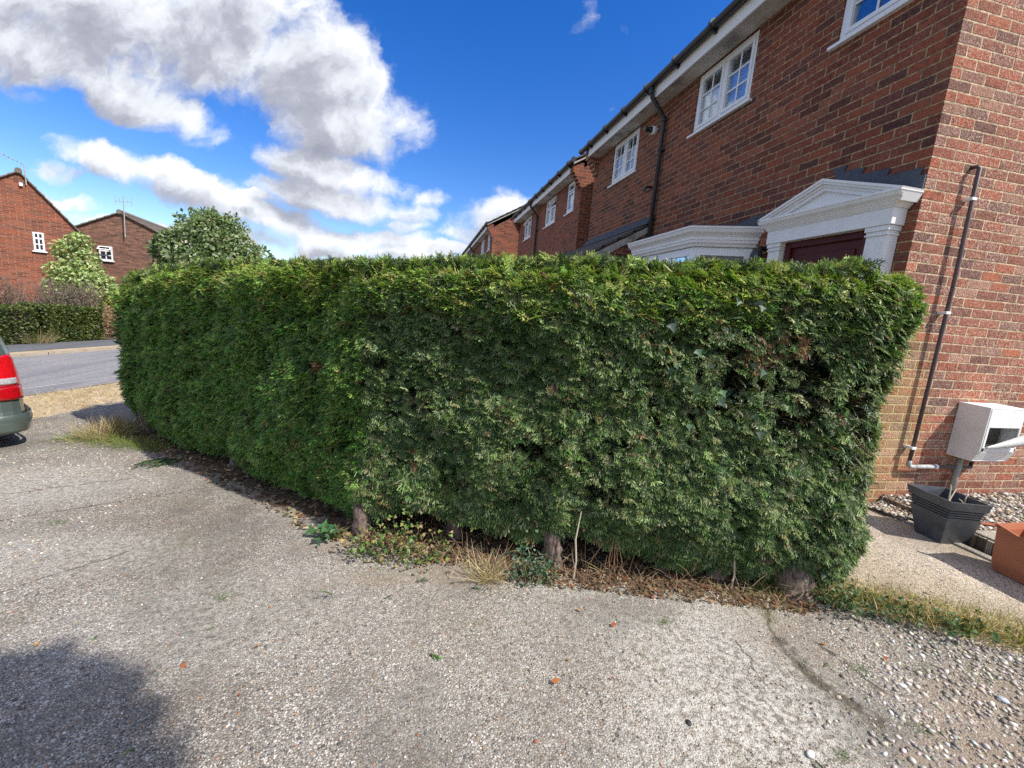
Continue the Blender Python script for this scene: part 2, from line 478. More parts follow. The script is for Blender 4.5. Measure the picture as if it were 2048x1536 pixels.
# ground materials -------------------------------------------------
def aggregate(name, paste, tones, scale=95., amount=1.0, patch=None, smoothpatch=.5, bumpd=.006, moss=0.0, lichen=None, cracks=None, soilpatch=None):
    m_, t, bs, out = newmat(name)
    pos, g = geo_pos(t)
    X = t.xyz(pos)
    flat = t.comb(X[0], X[1], 0.0)
    wb = t.noise(flat, 30, 2, .5, col=True)
    wsb = t.n('ShaderNodeVectorMath', operation='MULTIPLY_ADD')
    t.L.new(wb, wsb.inputs[0]); wsb.inputs[1].default_value = (.010, .010, 0); t.L.new(flat, wsb.inputs[2])
    fl2 = wsb.outputs[0]
    def vor(sc, feat='F1'):
        vn = t.n('ShaderNodeTexVoronoi', voronoi_dimensions='2D', feature=feat)
        t.L.new(fl2, vn.inputs['Vector']); vn.inputs['Scale'].default_value = sc
        return vn
    v1 = vor(scale)
    c = t.xyz(v1.outputs['Color'])
    peb = t.ramp(c[0], tones, 'CONSTANT')
    shape1 = t.sm(v1.outputs['Distance'], .52, .30)
    keep1 = t.m('GREATER_THAN', c[1], .25)
    v2 = vor(scale * .42)
    c2 = t.xyz(v2.outputs['Color'])
    shape2 = t.m('MULTIPLY', t.sm(v2.outputs['Distance'], .40, .30), t.m('GREATER_THAN', c2[1], .80))
    peb2 = t.ramp(c2[0], tones, 'CONSTANT')
    v3 = vor(scale * 2.3)
    c3 = t.xyz(v3.outputs['Color'])
    sand = t.m('ADD', .45, t.m('MULTIPLY', c3[0], 1.15))
    pn = t.noise(flat, 1.3, 5, .6)
    pn2 = t.noise(flat, 5.5, 5, .7)
    wearn = t.sm(t.m('ADD', t.m('MULTIPLY', pn, .65), t.m('MULTIPLY', pn2, .35)), .42, .60)      # where the paste covers the stones
    pc = t.mix(wearn, paste, tuple(x * .60 for x in paste))
    pc = t.mix(1.0, pc, t.comb(sand, sand, sand), 'MULTIPLY')
    expo = t.m('SUBTRACT', amount, t.m('MULTIPLY', wearn, smoothpatch))
    f1 = t.m('MULTIPLY', t.m('MULTIPLY', shape1, keep1), expo, clamp=True)
    col = t.mix(f1, pc, peb)
    col = t.mix(t.m('MULTIPLY', shape2, expo, clamp=True), col, peb2)
    tone = t.noise(flat, .8, 4, .6)
    col = t.mix(t.sm(tone, .3, .7), col, t.mix(1.0, col, (.80, .76, .70), 'MULTIPLY'))
    if lichen:
        for (lx, ly, rx, ry, amt) in lichen:
            ex = t.m('DIVIDE', t.m('SUBTRACT', X[0], lx), rx); ey = t.m('DIVIDE', t.m('SUBTRACT', X[1], ly), ry)
            r_ = t.m('ADD', t.m('MULTIPLY', ex, ex), t.m('MULTIPLY', ey, ey))
            ln = t.noise(flat, 34, 6, .8)
            f = t.m('MULTIPLY', t.sm(r_, 1.1, .1), t.sm(ln, .42, .62))
            col = t.mix(t.m('MULTIPLY', f, amt), col, (.62, .60, .54))
    if soilpatch:
        for (lx, ly, rx, ry, amt) in soilpatch:
            ex = t.m('DIVIDE', t.m('SUBTRACT', X[0], lx), rx); ey = t.m('DIVIDE', t.m('SUBTRACT', X[1], ly), ry)
            r_ = t.m('ADD', t.m('ADD', t.m('MULTIPLY', ex, ex), t.m('MULTIPLY', ey, ey)), t.m('MULTIPLY', t.m('SUBTRACT', t.noise(flat, 6, 5, .7), .5), 2.2))
            f = t.m('MULTIPLY', t.sm(r_, 1.1, .5), amt)
            sc_ = t.mix(t.noise(flat, 60, 4, .7), (.20, .155, .115), (.38, .31, .24))
            col = t.mix(t.m('MULTIPLY', f, t.m('SUBTRACT', 1.0, t.m('MULTIPLY', f1, .6))), col, sc_)
    for (ax_, ay_, bx_, by_, wd_) in (cracks or ()):
        dx_, dy_ = bx_ - ax_, by_ - ay_; L2 = dx_ * dx_ + dy_ * dy_; Ln = L2 ** .5
        wq = t.m('MULTIPLY', t.m('SUBTRACT', t.noise(flat, 6, 4, .7), .5), .10)
        px_ = t.m('SUBTRACT', X[0], ax_); py_ = t.m('SUBTRACT', X[1], ay_)
        al = t.m('DIVIDE', t.m('ADD', t.m('MULTIPLY', px_, dx_), t.m('MULTIPLY', py_, dy_)), L2)
        ac = t.m('ABSOLUTE', t.m('ADD', t.m('DIVIDE', t.m('SUBTRACT', t.m('MULTIPLY', px_, dy_), t.m('MULTIPLY', py_, dx_)), Ln), wq))
        f = t.m('MULTIPLY', t.sm(ac, wd_, wd_ * .3), t.m('MULTIPLY', t.sm(al, -.05, .05), t.sm(al, 1.05, .95)))
        f = t.m('MULTIPLY', f, t.sm(t.noise(flat, 20, 3), .30, .50))
        col = t.mix(t.m('MULTIPLY', f, .8), col, (.075, .065, .05))
    if moss:
        mz = t.noise(flat, 3.1, 5, .7)
        f = t.m('MULTIPLY', t.sm(mz, .56, .72), moss)
        col = t.mix(f, col, (.17, .15, .06))
    t.L.new(col, bs.inputs['Base Color'])
    bs.inputs['Roughness'].default_value = .85
    bs.inputs['Specular IOR Level'].default_value = .3
    h = t.m('ADD', t.m('MULTIPLY', t.m('MULTIPLY', shape1, expo), .6), t.m('MULTIPLY', shape2, 1.0))
    h = t.m('ADD', h, t.m('MULTIPLY', t.noise(flat, 160, 4, .7), .9))
    h = t.m('ADD', h, t.m('MULTIPLY', t.noise(flat, 12, 4, .6), 1.6))
    bump(t, bs, h, .9, bumpd)
    return m_
TONES = [(0, (.27, .22, .17)), (.14, (.52, .48, .42)), (.30, (.13, .11, .095)), (.42, (.68, .65, .60)), (.55, (.30, .285, .27)),
         (.66, (.10, .10, .105)), (.74, (.40, .30, .20)), (.84, (.70, .67, .62)), (.95, (.24, .14, .09)), (.962, (.36, .35, .34))]
M_drive = aggregate('drive_concrete', (.295, .275, .243), TONES, 122, 1.0, smoothpatch=.8, moss=.35,
                    lichen=[(1.35, 1.35, .6, .5, .75), (1.15, 1.0, .6, .4, .7), (1.70, 1.75, .4, .2, .6), (.6, 1.5, .9, .5, .3), (-.6, 2.0, 1.2, .5, .3), (-2.2, 2.6, 1.2, .35, .5), (.9, 2.0, .35, .12, .5), (-3.2, 3.8, 1.5, .6, .7)],
                    soilpatch=[(2.5, 1.0, .55, .30, .8), (2.1, .85, .4, .25, .8), (.9, 2.2, 1.6, .14, .5), (1.8, 1.6, .25, .3, .35), (-.4, 2.55, .5, .12, .4)],
                    cracks=[(-2.96, 3.0, -1.6, 3.6, .012), (-2.1, 2.15, -1.6, 2.6, .01), (1.95, 1.85, 1.76, 1.52, .012), (1.78, 1.55, 1.74, 1.27, .050), (1.74, 1.3, 1.85, 1.08, .042), (1.95, 1.5, 2.02, 1.2, .016), (1.55, 1.55, 1.50, 1.3, .008), (2.4, 1.32, 2.6, 1.05, .010), (-3.9, 3.3, -2.3, 3.9, .014)])
M_path = aggregate('path_concrete', (.56, .48, .37), TONES, 120, .8, smoothpatch=.6, moss=.2)
M_slab = aggregate('slab_concrete', (.46, .43, .38), TONES, 150, .35, smoothpatch=.2)
M_gravel = aggregate('gravel_bed', (.24, .19, .14), TONES, 60, 1.0, smoothpatch=.1, bumpd=.012)
M_soil = aggregate('soil', (.12, .085, .055), [(0, (.13, .09, .055)), (.4, (.20, .14, .08)), (.7, (.08, .06, .045)), (.9, (.30, .22, .13))], 70, .8, bumpd=.012)
def asphalt(name, c1, c2, sc=240):
    m_, t, bs, out = newmat(name)
    pos, g = geo_pos(t)
    v1 = t.n('ShaderNodeTexVoronoi'); t.L.new(pos, v1.inputs['Vector']); v1.inputs['Scale'].default_value = sc * .4
    nz = t.noise(pos, sc, 3, .7); big = t.noise(pos, .9, 5, .6)
    c = t.xyz(v1.outputs['Color'])
    f = t.m('ADD', t.m('MULTIPLY', c[0], .6), t.m('MULTIPLY', nz, .4))
    col = t.mix(t.sm(f, .2, .8), c1, c2)
    mp = t.n('ShaderNodeMapping'); t.L.new(pos, mp.inputs[0]); mp.inputs['Rotation'].default_value = (0, 0, rad(20.5)); mp.inputs['Scale'].default_value = (3.0, .18, 1)
    tr = t.noise(mp.outputs[0], 1.0, 4, .6)
    col = t.mix(t.sm(tr, .35, .7), col, t.mix(1.0, col, (.74, .75, .78), 'MULTIPLY'))
    col = t.mix(t.m('MULTIPLY', t.sm(big, .5, .7), .4), col, t.mix(1.0, col, (1.25, 1.22, 1.18), 'MULTIPLY'))
    t.L.new(col, bs.inputs['Base Color']); bs.inputs['Roughness'].default_value = .8
    bump(t, bs, f, .5, .004)
    return m_
M_road = asphalt('road_asphalt', (.155, .15, .155), (.30, .29, .29))
M_pave = asphalt('pavement_asphalt', (.085, .09, .10), (.16, .165, .18))
M_dry = plain('dry_grass_ground', (.44, .35, .23), .95, .5, (.26, .19, .10), 3, bmp=1.0)
M_kerb = plain('kerb_concrete', (.36, .31, .24), .9, .5, (.28, .20, .12), 7, bmp=.6)
M_line = plain('worn_line', (.46, .46, .45), .8, .5, (.24, .24, .24), 14)

# ------------------------------------------------------------------ ground
def gz(x, y):
    s = -.62 * x + .78 * y
    t = np.clip((s - 2.2) / 6.0, 0, 1)
    tt = t * t * (3 - 2 * t) * .35 + t * .65
    return -1.5 - .36 * tt
RU = np.array([.35, .937]); RN = np.array([-.937, .35])       # along the road, across it (away from the drive)
def sheet(name, xs, ys, fn, mat, dz=0.0, keep=None, kind='structure', bumpy=0.0):
    X, Y = np.meshgrid(xs, ys)
    P = np.stack([X.ravel(), Y.ravel()], 1)
    Q = fn(P) if fn else P
    Z = gz(Q[:, 0], Q[:, 1]) + dz
    if bumpy:
        Z = Z + bumpy * (np.sin(Q[:, 0] * 7.3 + 1.3 * np.sin(Q[:, 1] * 5.1)) * np.sin(Q[:, 1] * 8.7 + Q[:, 0] * 2.1) + .6 * np.sin(Q[:, 0] * 17 + Q[:, 1] * 13))
    n, m_ = len(xs), len(ys)
    i, j = np.meshgrid(np.arange(n - 1), np.arange(m_ - 1))
    a = (j * n + i).ravel()
    Fq = np.stack([a, a + 1, a + n + 1, a + n], 1)
    V = np.column_stack([Q, Z])
    if keep is not None:
        c = V[Fq].mean(1); k = keep(c[:, 0], c[:, 1]); Fq = Fq[k]
        used = np.unique(Fq); rm = np.zeros(len(V), int); rm[used] = np.arange(len(used)); V = V[used]; Fq = rm[Fq]
    me = npmesh(name, V, Fq)
    o = link(name, me, mat)
    smooth(o)
    o['kind'] = kind
    return o
def road_fn(P):    # P[:,0] = along, P[:,1] = across
    return P[:, :1] * RU + P[:, 1:2] * RN
far = np.concatenate([[-900, -400, -150, -60], np.linspace(-30, 30, 61), [60, 150, 400, 900]])
sheet('ground', far, far, None, M_soil, -.05)
def drive_edge(x, y):   # 1 inside the drive
    s = -.937 * x + .35 * y
    wob = .10 * np.sin(x * 3.1 + y * 2.3) + .06 * np.sin(x * 9 - y * 7)
    path = (y - (1.86 - .545 * (x - 2.3)) + .03 * np.sin(x * 11)) < 0
    hed = (y < 2.35) | (x < 0)
    return (s < 6.75 + wob) & ((x < 2.2) | path)
sheet('driveway', np.linspace(-9, 6, 301), np.linspace(-6, 9, 301), None, M_drive, 0.0, drive_edge, bumpy=.0025)
along = np.concatenate([[-300, -120, -50], np.linspace(-25, 45, 71), [80, 150, 300]])
sheet('grass_verge', np.linspace(-20, 45, 131), np.linspace(6.3, 8.2, 12), road_fn, M_dry, -.012, bumpy=.006)
sheet('road', along, np.linspace(8.15, 12.0, 6), road_fn, M_road, -.004)
sheet('kerb', along, np.array([12.0, 12.06, 12.14]), road_fn, M_kerb, .050)
sheet('kerb_verge', along, np.array([12.14, 12.38]), road_fn, M_dry, .048)
sheet('pavement', along, np.linspace(12.38, 13.62, 3), road_fn, M_pave, .052)
sheet('garden_ground', along, np.array([13.62, 14.5, 18, 40, 120]), road_fn, M_soil, .07)
ln = sheet('road_line', np.linspace(-20, 40, 121), np.array([8.62, 8.655]), road_fn, M_line, .001)
kf = MB()
for k in range(-20, 44, 2):
    a = RU * k + RN * 11.998; b = RU * (k + 1.985) + RN * 11.998
    kf.add([(*a, gz(*a) - .02), (*b, gz(*b) - .02), (*b, gz(*b) + .05), (*a, gz(*a) + .05)], [(0, 1, 2, 3)])
kf.build('kerb_face', M_kerb)['kind'] = 'structure'

def slabpoly(name, poly, z0, z1, mat, kind='structure', bev=0.01):
    b = MB(); b.prism([(x, y, z0) for x, y in poly], (0, 0, z1 - z0))
    o = b.build(name, mat, bevel=bev); o['kind'] = kind
    return o
slabpoly('path', [(2.32, 2.12), (2.46, 1.84), (2.80, 1.56), (3.20, 1.33), (4.2, .88), (6.0, .2), (6.0, 1.2), (3.87, 1.2), (3.87, 2.74), (3.58, 2.74), (3.58, 10.), (2.5, 10.), (2.5, 2.9)], -1.56, -1.42, M_path)
slabpoly('gravel_ground', [(3.94, .6), (7.5, .6), (7.5, 2.74), (3.90, 2.74)], -1.56, -1.325, M_gravel)
slabpoly('paving_slab', [(3.92, 1.0), (4.75, 1.0), (4.80, 2.05), (3.94, 2.12)], -1.45, -1.312, M_slab)
slabpoly('path_edging', [(3.80, 1.2), (3.868, 1.2), (3.868, 2.70), (3.80, 2.70)], -1.45, -1.405, M_slab)

ed_ = [(2.28, 2.12), (2.42, 1.86), (2.80, 1.585), (3.20, 1.355), (4.2, .905), (6.0, .225)]
sb = MB(); V = []
for k, (x, y) in enumerate(ed_):
    a_ = ed_[max(k - 1, 0)]; c_ = ed_[min(k + 1, len(ed_) - 1)]
    d_ = Vector((c_[0] - a_[0], c_[1] - a_[1])).normalized(); n_ = Vector((d_.y, -d_.x))
    V += [(x, y, -1.416), (x + n_.x * .05, y + n_.y * .05, -1.424), (x + n_.x * .16, y + n_.y * .16, -1.507)]
sb.add(V, [(3 * k + j, 3 * k + j + 1, 3 * k + j + 4, 3 * k + j + 3) for k in range(len(ed_) - 1) for j in (0, 1)])
sb.build('soil_bank', M_dry)['kind'] = 'structure'

# ------------------------------------------------------------------ foliage helpers
def unit(a):
    return a / np.maximum(np.linalg.norm(a, axis=1, keepdims=True), 1e-9)
def frame(axis, nrm):
    ax = unit(axis)
    nn = nrm - (nrm * ax).sum(1, keepdims=True) * ax
    nn = unit(nn)
    return ax, np.cross(nn, ax), nn
def scatter(tm, pos, axis, nrm, scale, col, colvar=.0):
    """copies of a small template of quads laid along frames, as arrays"""
    tv, tf, tc = tm
    ax, bi, nn = frame(axis, nrm)
    s = np.asarray(scale).reshape(-1, 1, 1)
    V = pos[:, None, :] + s * (tv[None, :, 0:1] * ax[:, None] + tv[None, :, 1:2] * bi[:, None] + tv[None, :, 2:3] * nn[:, None])
    n, k = len(pos), len(tv)
    Fq = (tf[None] + (np.arange(n) * k)[:, None, None]).reshape(-1, tf.shape[1])
    Cc = col[:, None, :] * tc[None, :, None]
    return V.reshape(-1, 3), Fq, Cc.reshape(-1, 3)
def merge(parts):
    V, Fq, Cc = [], [], []; b = 0
    for v_, f_, c_ in parts:
        V.append(v_); Fq.append(f_ + b); Cc.append(c_); b += len(v_)
    return np.concatenate(V), np.concatenate(Fq), np.concatenate(Cc)
def strip(p0, p1, w0, w1, z=0.0):
    d = np.array(p1) - np.array(p0); d = d / np.linalg.norm(d); nrm = np.array([-d[1], d[0]])
    a = np.array(p0) + nrm * w0; b = np.array(p0) - nrm * w0; c_ = np.array(p1) - nrm * w1; e = np.array(p1) + nrm * w1
    f = lambda p, k: (p[0], p[1], -.35 * p[0] ** 2 + z * 1.0 - .5 * p[1] ** 2 + k)
    ro = math.sin(p1[0] * 57.3 + p1[1] * 91.7) * 1.1
    return [f(a, w0 * ro), f(b, -w0 * ro), f(c_, -w1 * ro), f(e, w1 * ro)]
def spray_template(seed, n_side=6, bw=.035, twig=True):
    r = np.random.default_rng(seed)
    V = []; tone = []
    def add(p0, p1, w0, w1, tn, z=0.0):
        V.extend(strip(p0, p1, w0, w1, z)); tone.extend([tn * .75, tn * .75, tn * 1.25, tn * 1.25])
    add((0, 0), (.55, .02), bw * .6, bw * .7, .7)
    add((.55, .02), (1, 0), bw * .7, bw * .3, 1.0)
    for i in range(n_side):
        x = .14 + .74 * i / n_side
        sd = 1 if i % 2 else -1
        L = (.52 * (1 - x) + .14) * r.uniform(.8, 1.15)
        an = rad(r.uniform(30, 48)) * sd
        p0 = (x, 0); p1 = (x + L * math.cos(an), L * math.sin(an))
        z = r.uniform(-.06, .06)
        add(p0, p1, bw * .75, bw * .35, r.uniform(.8, 1.15), z)
        if twig:
            for fr_, s2 in ((.35, 1), (.6, -1)):
                q0 = (p0[0] + (p1[0] - p0[0]) * fr_, p0[1] + (p1[1] - p0[1]) * fr_)
                a2 = an + s2 * rad(r.uniform(30, 45)); l2 = L * r.uniform(.32, .5)
                add(q0, (q0[0] + l2 * math.cos(a2), q0[1] + l2 * math.sin(a2)), bw * .62, bw * .3, r.uniform(.85, 1.2), z)
    V = np.array(V); F_ = np.arange(len(V)).reshape(-1, 4)
    return V, F_, np.array(tone)
SPR = [spray_template(i, 6) for i in range(4)]
def sprig_template(seed):
    r = np.random.default_rng(seed)
    V = []; tone = []
    bend = r.uniform(-.18, .18)
    def add(p0, p1, w0, w1, tn, z=0.0):
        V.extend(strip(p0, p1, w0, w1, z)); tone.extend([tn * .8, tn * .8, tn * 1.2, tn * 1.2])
    add((0, 0), (.5, bend), .035, .055, .8)
    add((.5, bend), (1, bend * .3), .055, .02, 1.1)
    for i in range(4):
        x = .12 + .2 * i; sd = 1 if i % 2 else -1; L = .42 * (1.05 - x) + .08
        an = rad(r.uniform(24, 38)) * sd
        add((x, bend * x * 1.6), (x + L * math.cos(an), bend * x * 1.6 + L * math.sin(an)), .045, .018, r.uniform(.8, 1.15), r.uniform(-.05, .05))
    V = np.array(V)
    return V, np.arange(len(V)).reshape(-1, 4), np.array(tone)
SPG = [sprig_template(40 + i) for i in range(4)]
SPR_S = [spray_template(i + 9, 5, .05, False) for i in range(3)]
LEAF = (np.array([(0, 0, 0), (.5, -.30, .05), (1, 0, -.08), (.5, .30, .05)]), np.array([[0, 1, 2, 3]]), np.array([.9, 1, 1.1, 1.]))
LEAFN = (np.array([(0, 0, 0), (.5, -.16, .03), (1, 0, -.12), (.5, .16, .03)]), np.array([[0, 1, 2, 3]]), np.array([.9, 1, 1.1, 1.]))
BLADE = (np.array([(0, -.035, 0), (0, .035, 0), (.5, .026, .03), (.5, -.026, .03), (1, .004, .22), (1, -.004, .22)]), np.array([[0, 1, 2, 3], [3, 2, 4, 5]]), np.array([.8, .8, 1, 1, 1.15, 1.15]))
TBLADE = (BLADE[0] * np.array([1, .30, 1]), BLADE[1], BLADE[2])
TWIG = (np.array([(0, -.012, 0), (0, .012, 0), (.5, .010, .05), (.5, -.010, .05), (1, .005, -.02), (1, -.005, -.02)]), np.array([[0, 1, 2, 3], [3, 2, 4, 5]]), np.ones(6))
IVY = (np.array([(0, 0, 0), (.25, -.48, .05), (.5, -.22, .03), (1, 0, -.10), (.5, .22, .03), (.25, .48, .05)]), np.array([[0, 1, 2, 3], [0, 3, 4, 5]]), np.array([1, 1, 1.1, 1, 1.1, 1.]))
def rdir(n):
    return unit(RNG.normal(size=(n, 3)))
def pick(cols, n, jit=.18, p=None):
    c = np.array(cols)[RNG.choice(len(cols), n, p=p)]
    return np.clip(c * (1 + RNG.normal(0, jit, (n, 1))) * (1 + RNG.normal(0, jit * .35, (n, 3))), .002, 1)
def fnoise(P, sc, seed=0):
    r = np.random.default_rng(100 + seed)
    o = np.zeros(len(P))
    for k in range(6):
        d = r.normal(size=3); d /= np.linalg.norm(d)
        o += np.sin((P @ d) * sc * r.uniform(.6, 1.9) + r.uniform(0, 6.3)) / 6 * 1.5
    return o

# ------------------------------------------------------------------ the hedge
HC = np.array([(-3.16, 5.93), (-.15, 2.93), (.91, 2.44), (2.29, 2.09)])     # centre line
HR = .36
def top_z(x):
    return np.interp(x, [-3.6, -3.2, -2.7, -1.9, -1.2, -.3, .4, .9, 1.6, 2.3, 2.7], [-.10, .0, .085, .15, .18, .185, .22, .26, .29, .33, .32])
def bot_z(x, y):
    g = gz(x, y)
    lift = np.interp(x, [-3.7, -2.5, -.8, -.35, -.1, .2, .6, .85, 1.1, 1.5, 2.0, 2.6], [.17, .08, .07, .10, .26, .24, .16, .24, .20, .09, .07, .09])
    return g + lift
def hedge_outline(n=2400):
    pts = []; nr = []
    def seg(a, b, nm, k):
        for t in np.linspace(0, 1, k, endpoint=False):
            pts.append(a + (b - a) * t); nr.append(nm)
    def arc(c_, a0, a1, k):
        for t in np.linspace(0, 1, k, endpoint=False):
            a_ = a0 + (a1 - a0) * t; d = np.array([math.cos(a_), math.sin(a_)]); pts.append(c_ + d * HR); nr.append(d)
    dirs = [unit((HC[i + 1] - HC[i])[None])[0] for i in range(3)]
    nf = [np.array([d[1], -d[0]]) for d in dirs]      # camera side
    ang = [math.atan2(n_[1], n_[0]) for n_ in nf]
    # camera side, left to right
    for i in range(3):
        a = HC[i] + nf[i] * HR; b = HC[i + 1] + nf[i] * HR
        seg(a, b, nf[i], int(np.linalg.norm(b - a) * 200))
        if i < 2: arc(HC[i + 1], ang[i], ang[i + 1], 20)
    arc(HC[3], ang[2], ang[2] + math.pi, 200)
    for i in (2, 1, 0):
        a = HC[i + 1] - nf[i] * HR; b = HC[i] - nf[i] * HR
        seg(a, b, -nf[i], int(np.linalg.norm(b - a) * 200))
    arc(HC[0], ang[0] + math.pi, ang[0] + 2 * math.pi, 200)
    return np.array(pts), np.array(nr)
HO, HN = hedge_outline()
nfront = int(sum(np.linalg.norm(HC[i + 1] - HC[i]) for i in range(3)) * 200) + 40
hedge = thing('conifer_hedge', (-.15, 2.9, -1.5), 'tall clipped green conifer hedge with bare brown trunks along the edge of the concrete drive', 'hedge')
def hedge_surface(idx, h):
    """points and outward normals on the hedge skin; h = 0 bottom .. 1 top"""
    p = HO[idx]; n2 = HN[idx]
    zt = top_z(p[:, 0]); zb = bot_z(p[:, 0], p[:, 1])
    z = zb + (zt - zb) * h
    P3 = np.column_stack([p, z])
    dis = .045 * fnoise(P3, 5, 1) + .03 * fnoise(P3, 13, 2)
    topr = np.clip((z - (zt - .16)) / .16, 0, 1)
    inn = .13 * (1 - np.sqrt(np.maximum(1 - topr ** 2, 0)))
    lowr = np.clip(((zb + .25) - z) / .25, 0, 1) * .08
    q_ = p + n2 * (dis - inn - lowr)[:, None]
    nz_ = topr ** 2 * 1.3
    n3 = unit(np.column_stack([n2, nz_]))
    return np.column_stack([q_, z]), n3
GREEN_L = [(.045, .105, .026), (.060, .135, .032), (.085, .165, .040), (.038, .088, .036)]
GREEN_R = [(.034, .062, .022), (.046, .080, .028), (.070, .105, .038), (.030, .062, .030)]
GOLD = [(.20, .30, .05), (.29, .37, .08), (.15, .25, .045), (.35, .38, .12)]
parts = []
def hedge_sprays(n, idx_lo, idx_hi, hfun, cols, size, depth, tmpl, upb=.35, tipb=.7):
    idx = RNG.integers(idx_lo, idx_hi, n)
    h = hfun(n)
    P, Nn = hedge_surface(idx, h)
    # clumps and hollows
    cl = fnoise(P, 9, 5)
    dep = np.abs(RNG.normal(0, depth, n)) + .035 * np.clip(-cl, 0, 2) + (.035 if tmpl is SPR_S else 0)
    P = P - Nn * dep[:, None]
    tang = np.column_stack([-Nn[:, 1], Nn[:, 0], np.zeros(n)])
    flow = fnoise(P, 4, 8)[:, None]
    axis = Nn * tipb + np.array([0, 0, 1.]) * (upb * (flow * .9 + .5)) + tang * (RNG.normal(0, .55, (n, 1)) + .35 * flow) + rdir(n) * .45
    nrm = rdir(n) + Nn * .45 + np.array([0, 0, .5])
    sc = size * RNG.uniform(.65, 1.35, n)
    col = pick(cols, n, .22)
    # golden new growth near the top, a few dead sprays low down and in random pockets
    zt = top_z(P[:, 0]); topf = np.clip((P[:, 2] - (zt - .26)) / .22, 0, 1)
    gm = RNG.random(n) < topf * .9 * (.75 + .5 * cl)
    col[gm] = pick(GOLD, int(gm.sum()), .2)
    gm2 = (RNG.random(n) < .06)
    col[gm2] = pick([(.075, .13, .028), (.10, .15, .045)], int(gm2.sum()), .2)
    lowf = np.clip(1 - (P[:, 2] - gz(P[:, 0], P[:, 1])) / .6, 0, 1)
    dead = (RNG.random(n) < .015 + .16 * lowf * (P[:, 0] > -.3)) | ((fnoise(P, 7, 21) > 1.02) & (RNG.random(n) < .6))
    col[dead] = pick([(.16, .085, .035), (.22, .14, .06), (.10, .06, .03)], int(dead.sum()), .2)
    ncut = np.array_split(np.arange(n), len(tmpl))
    for k, ii in enumerate(ncut):
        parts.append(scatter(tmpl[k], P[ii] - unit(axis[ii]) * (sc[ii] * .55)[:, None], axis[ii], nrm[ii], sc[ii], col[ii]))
uni = lambda n: RNG.random(n)
NL = int(np.linalg.norm(HC[1] - HC[0]) * 200) + 10
END = nfront + 230
FERN = [spray_template(70 + i, 8, .034) for i in range(4)]
# old growth inside, its front sprays coloured dark for shade in the gaps
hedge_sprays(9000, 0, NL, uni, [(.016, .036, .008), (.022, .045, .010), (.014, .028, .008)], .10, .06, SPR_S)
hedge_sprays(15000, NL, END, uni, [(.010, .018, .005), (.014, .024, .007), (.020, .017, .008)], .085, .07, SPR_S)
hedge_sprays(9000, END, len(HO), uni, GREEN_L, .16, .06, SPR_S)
def hedge_fern(n, lo, hi, hfun, cols, size, thin=.0, down=.25, out=.7, inset=.02, sd=5):
    """clipped outer growth: flat ferny sprays, their tips drooping outwards"""
    idx = RNG.integers(lo, hi, n)
    P, Nn = hedge_surface(idx, hfun(n))
    dens_ = fnoise(P, 11, sd + 60) + .6 * fnoise(P, 27, sd + 61)
    keep = dens_ + RNG.normal(0, .35, n) > thin - .75
    P, Nn, dens_ = P[keep], Nn[keep], dens_[keep]; n = len(P)
    tang = np.column_stack([-Nn[:, 1], Nn[:, 0], np.zeros(n)])
    fl = (.8 * fnoise(P, 2.6, sd + 11) + RNG.normal(0, .75, n))[:, None]
    axis = Nn * out + tang * fl * .85 + np.array([0, 0, 1.]) * (RNG.normal(0, .35, (n, 1)) - down) + rdir(n) * .15
    nrm = np.array([.25, 0, .8]) + Nn * .75 + rdir(n) * .45
    sc = size * RNG.uniform(.55, 1.35, n)
    pos = P - unit(axis) * (sc * .75)[:, None] + Nn * (.02 * np.clip(dens_, -1, 1.2) - inset * np.abs(RNG.normal(0, 1, n)))[:, None]
    col = pick(cols, n, .24)
    zt = top_z(P[:, 0]); topf = np.clip((P[:, 2] - (zt - .17)) / .16, 0, 1)
    gm = RNG.random(n) < topf * (.75 + .35 * np.clip(dens_, -1, 1)); col[gm] = pick(GOLD, int(gm.sum()), .2)
    gz_ = gz(P[:, 0], P[:, 1]); lowf = np.clip(1 - (P[:, 2] - gz_) / .5, 0, 1) * (P[:, 0] > -.35) * (P[:, 0] < 1.2)
    dead = (RNG.random(n) < .012 + .10 * lowf) | ((fnoise(P, 7, 21) > 1.05) & (RNG.random(n) < .55))
    col[dead] = pick([(.24, .13, .055), (.30, .19, .09), (.14, .09, .04)], int(dead.sum()), .2)
    for k, ii in enumerate(np.array_split(np.arange(n), 4)):
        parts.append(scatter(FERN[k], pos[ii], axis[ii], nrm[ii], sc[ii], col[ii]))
FR = [(.062, .115, .028), (.090, .150, .038), (.17, .235, .075), (.050, .098, .028), (.24, .29, .13)]
FL = [(.095, .20, .034), (.14, .25, .045), (.075, .165, .032), (.21, .31, .07)]
hedge_fern(18500, NL, END, uni, FR, .086, thin=.18)
hedge_fern(14500, 0, NL, uni, FL, .100, thin=-.2, down=.05)
hedge_fern(2600, NL, END, lambda n: RNG.random(n) * .10, FR, .135, thin=-.3, down=.8, out=.55, sd=9)
hedge_fern(5000, 0, END, lambda n: 1 - RNG.random(n) ** 1.6 * .16, GOLD + FL[:1], .095, thin=-.4, down=-.5, sd=12)
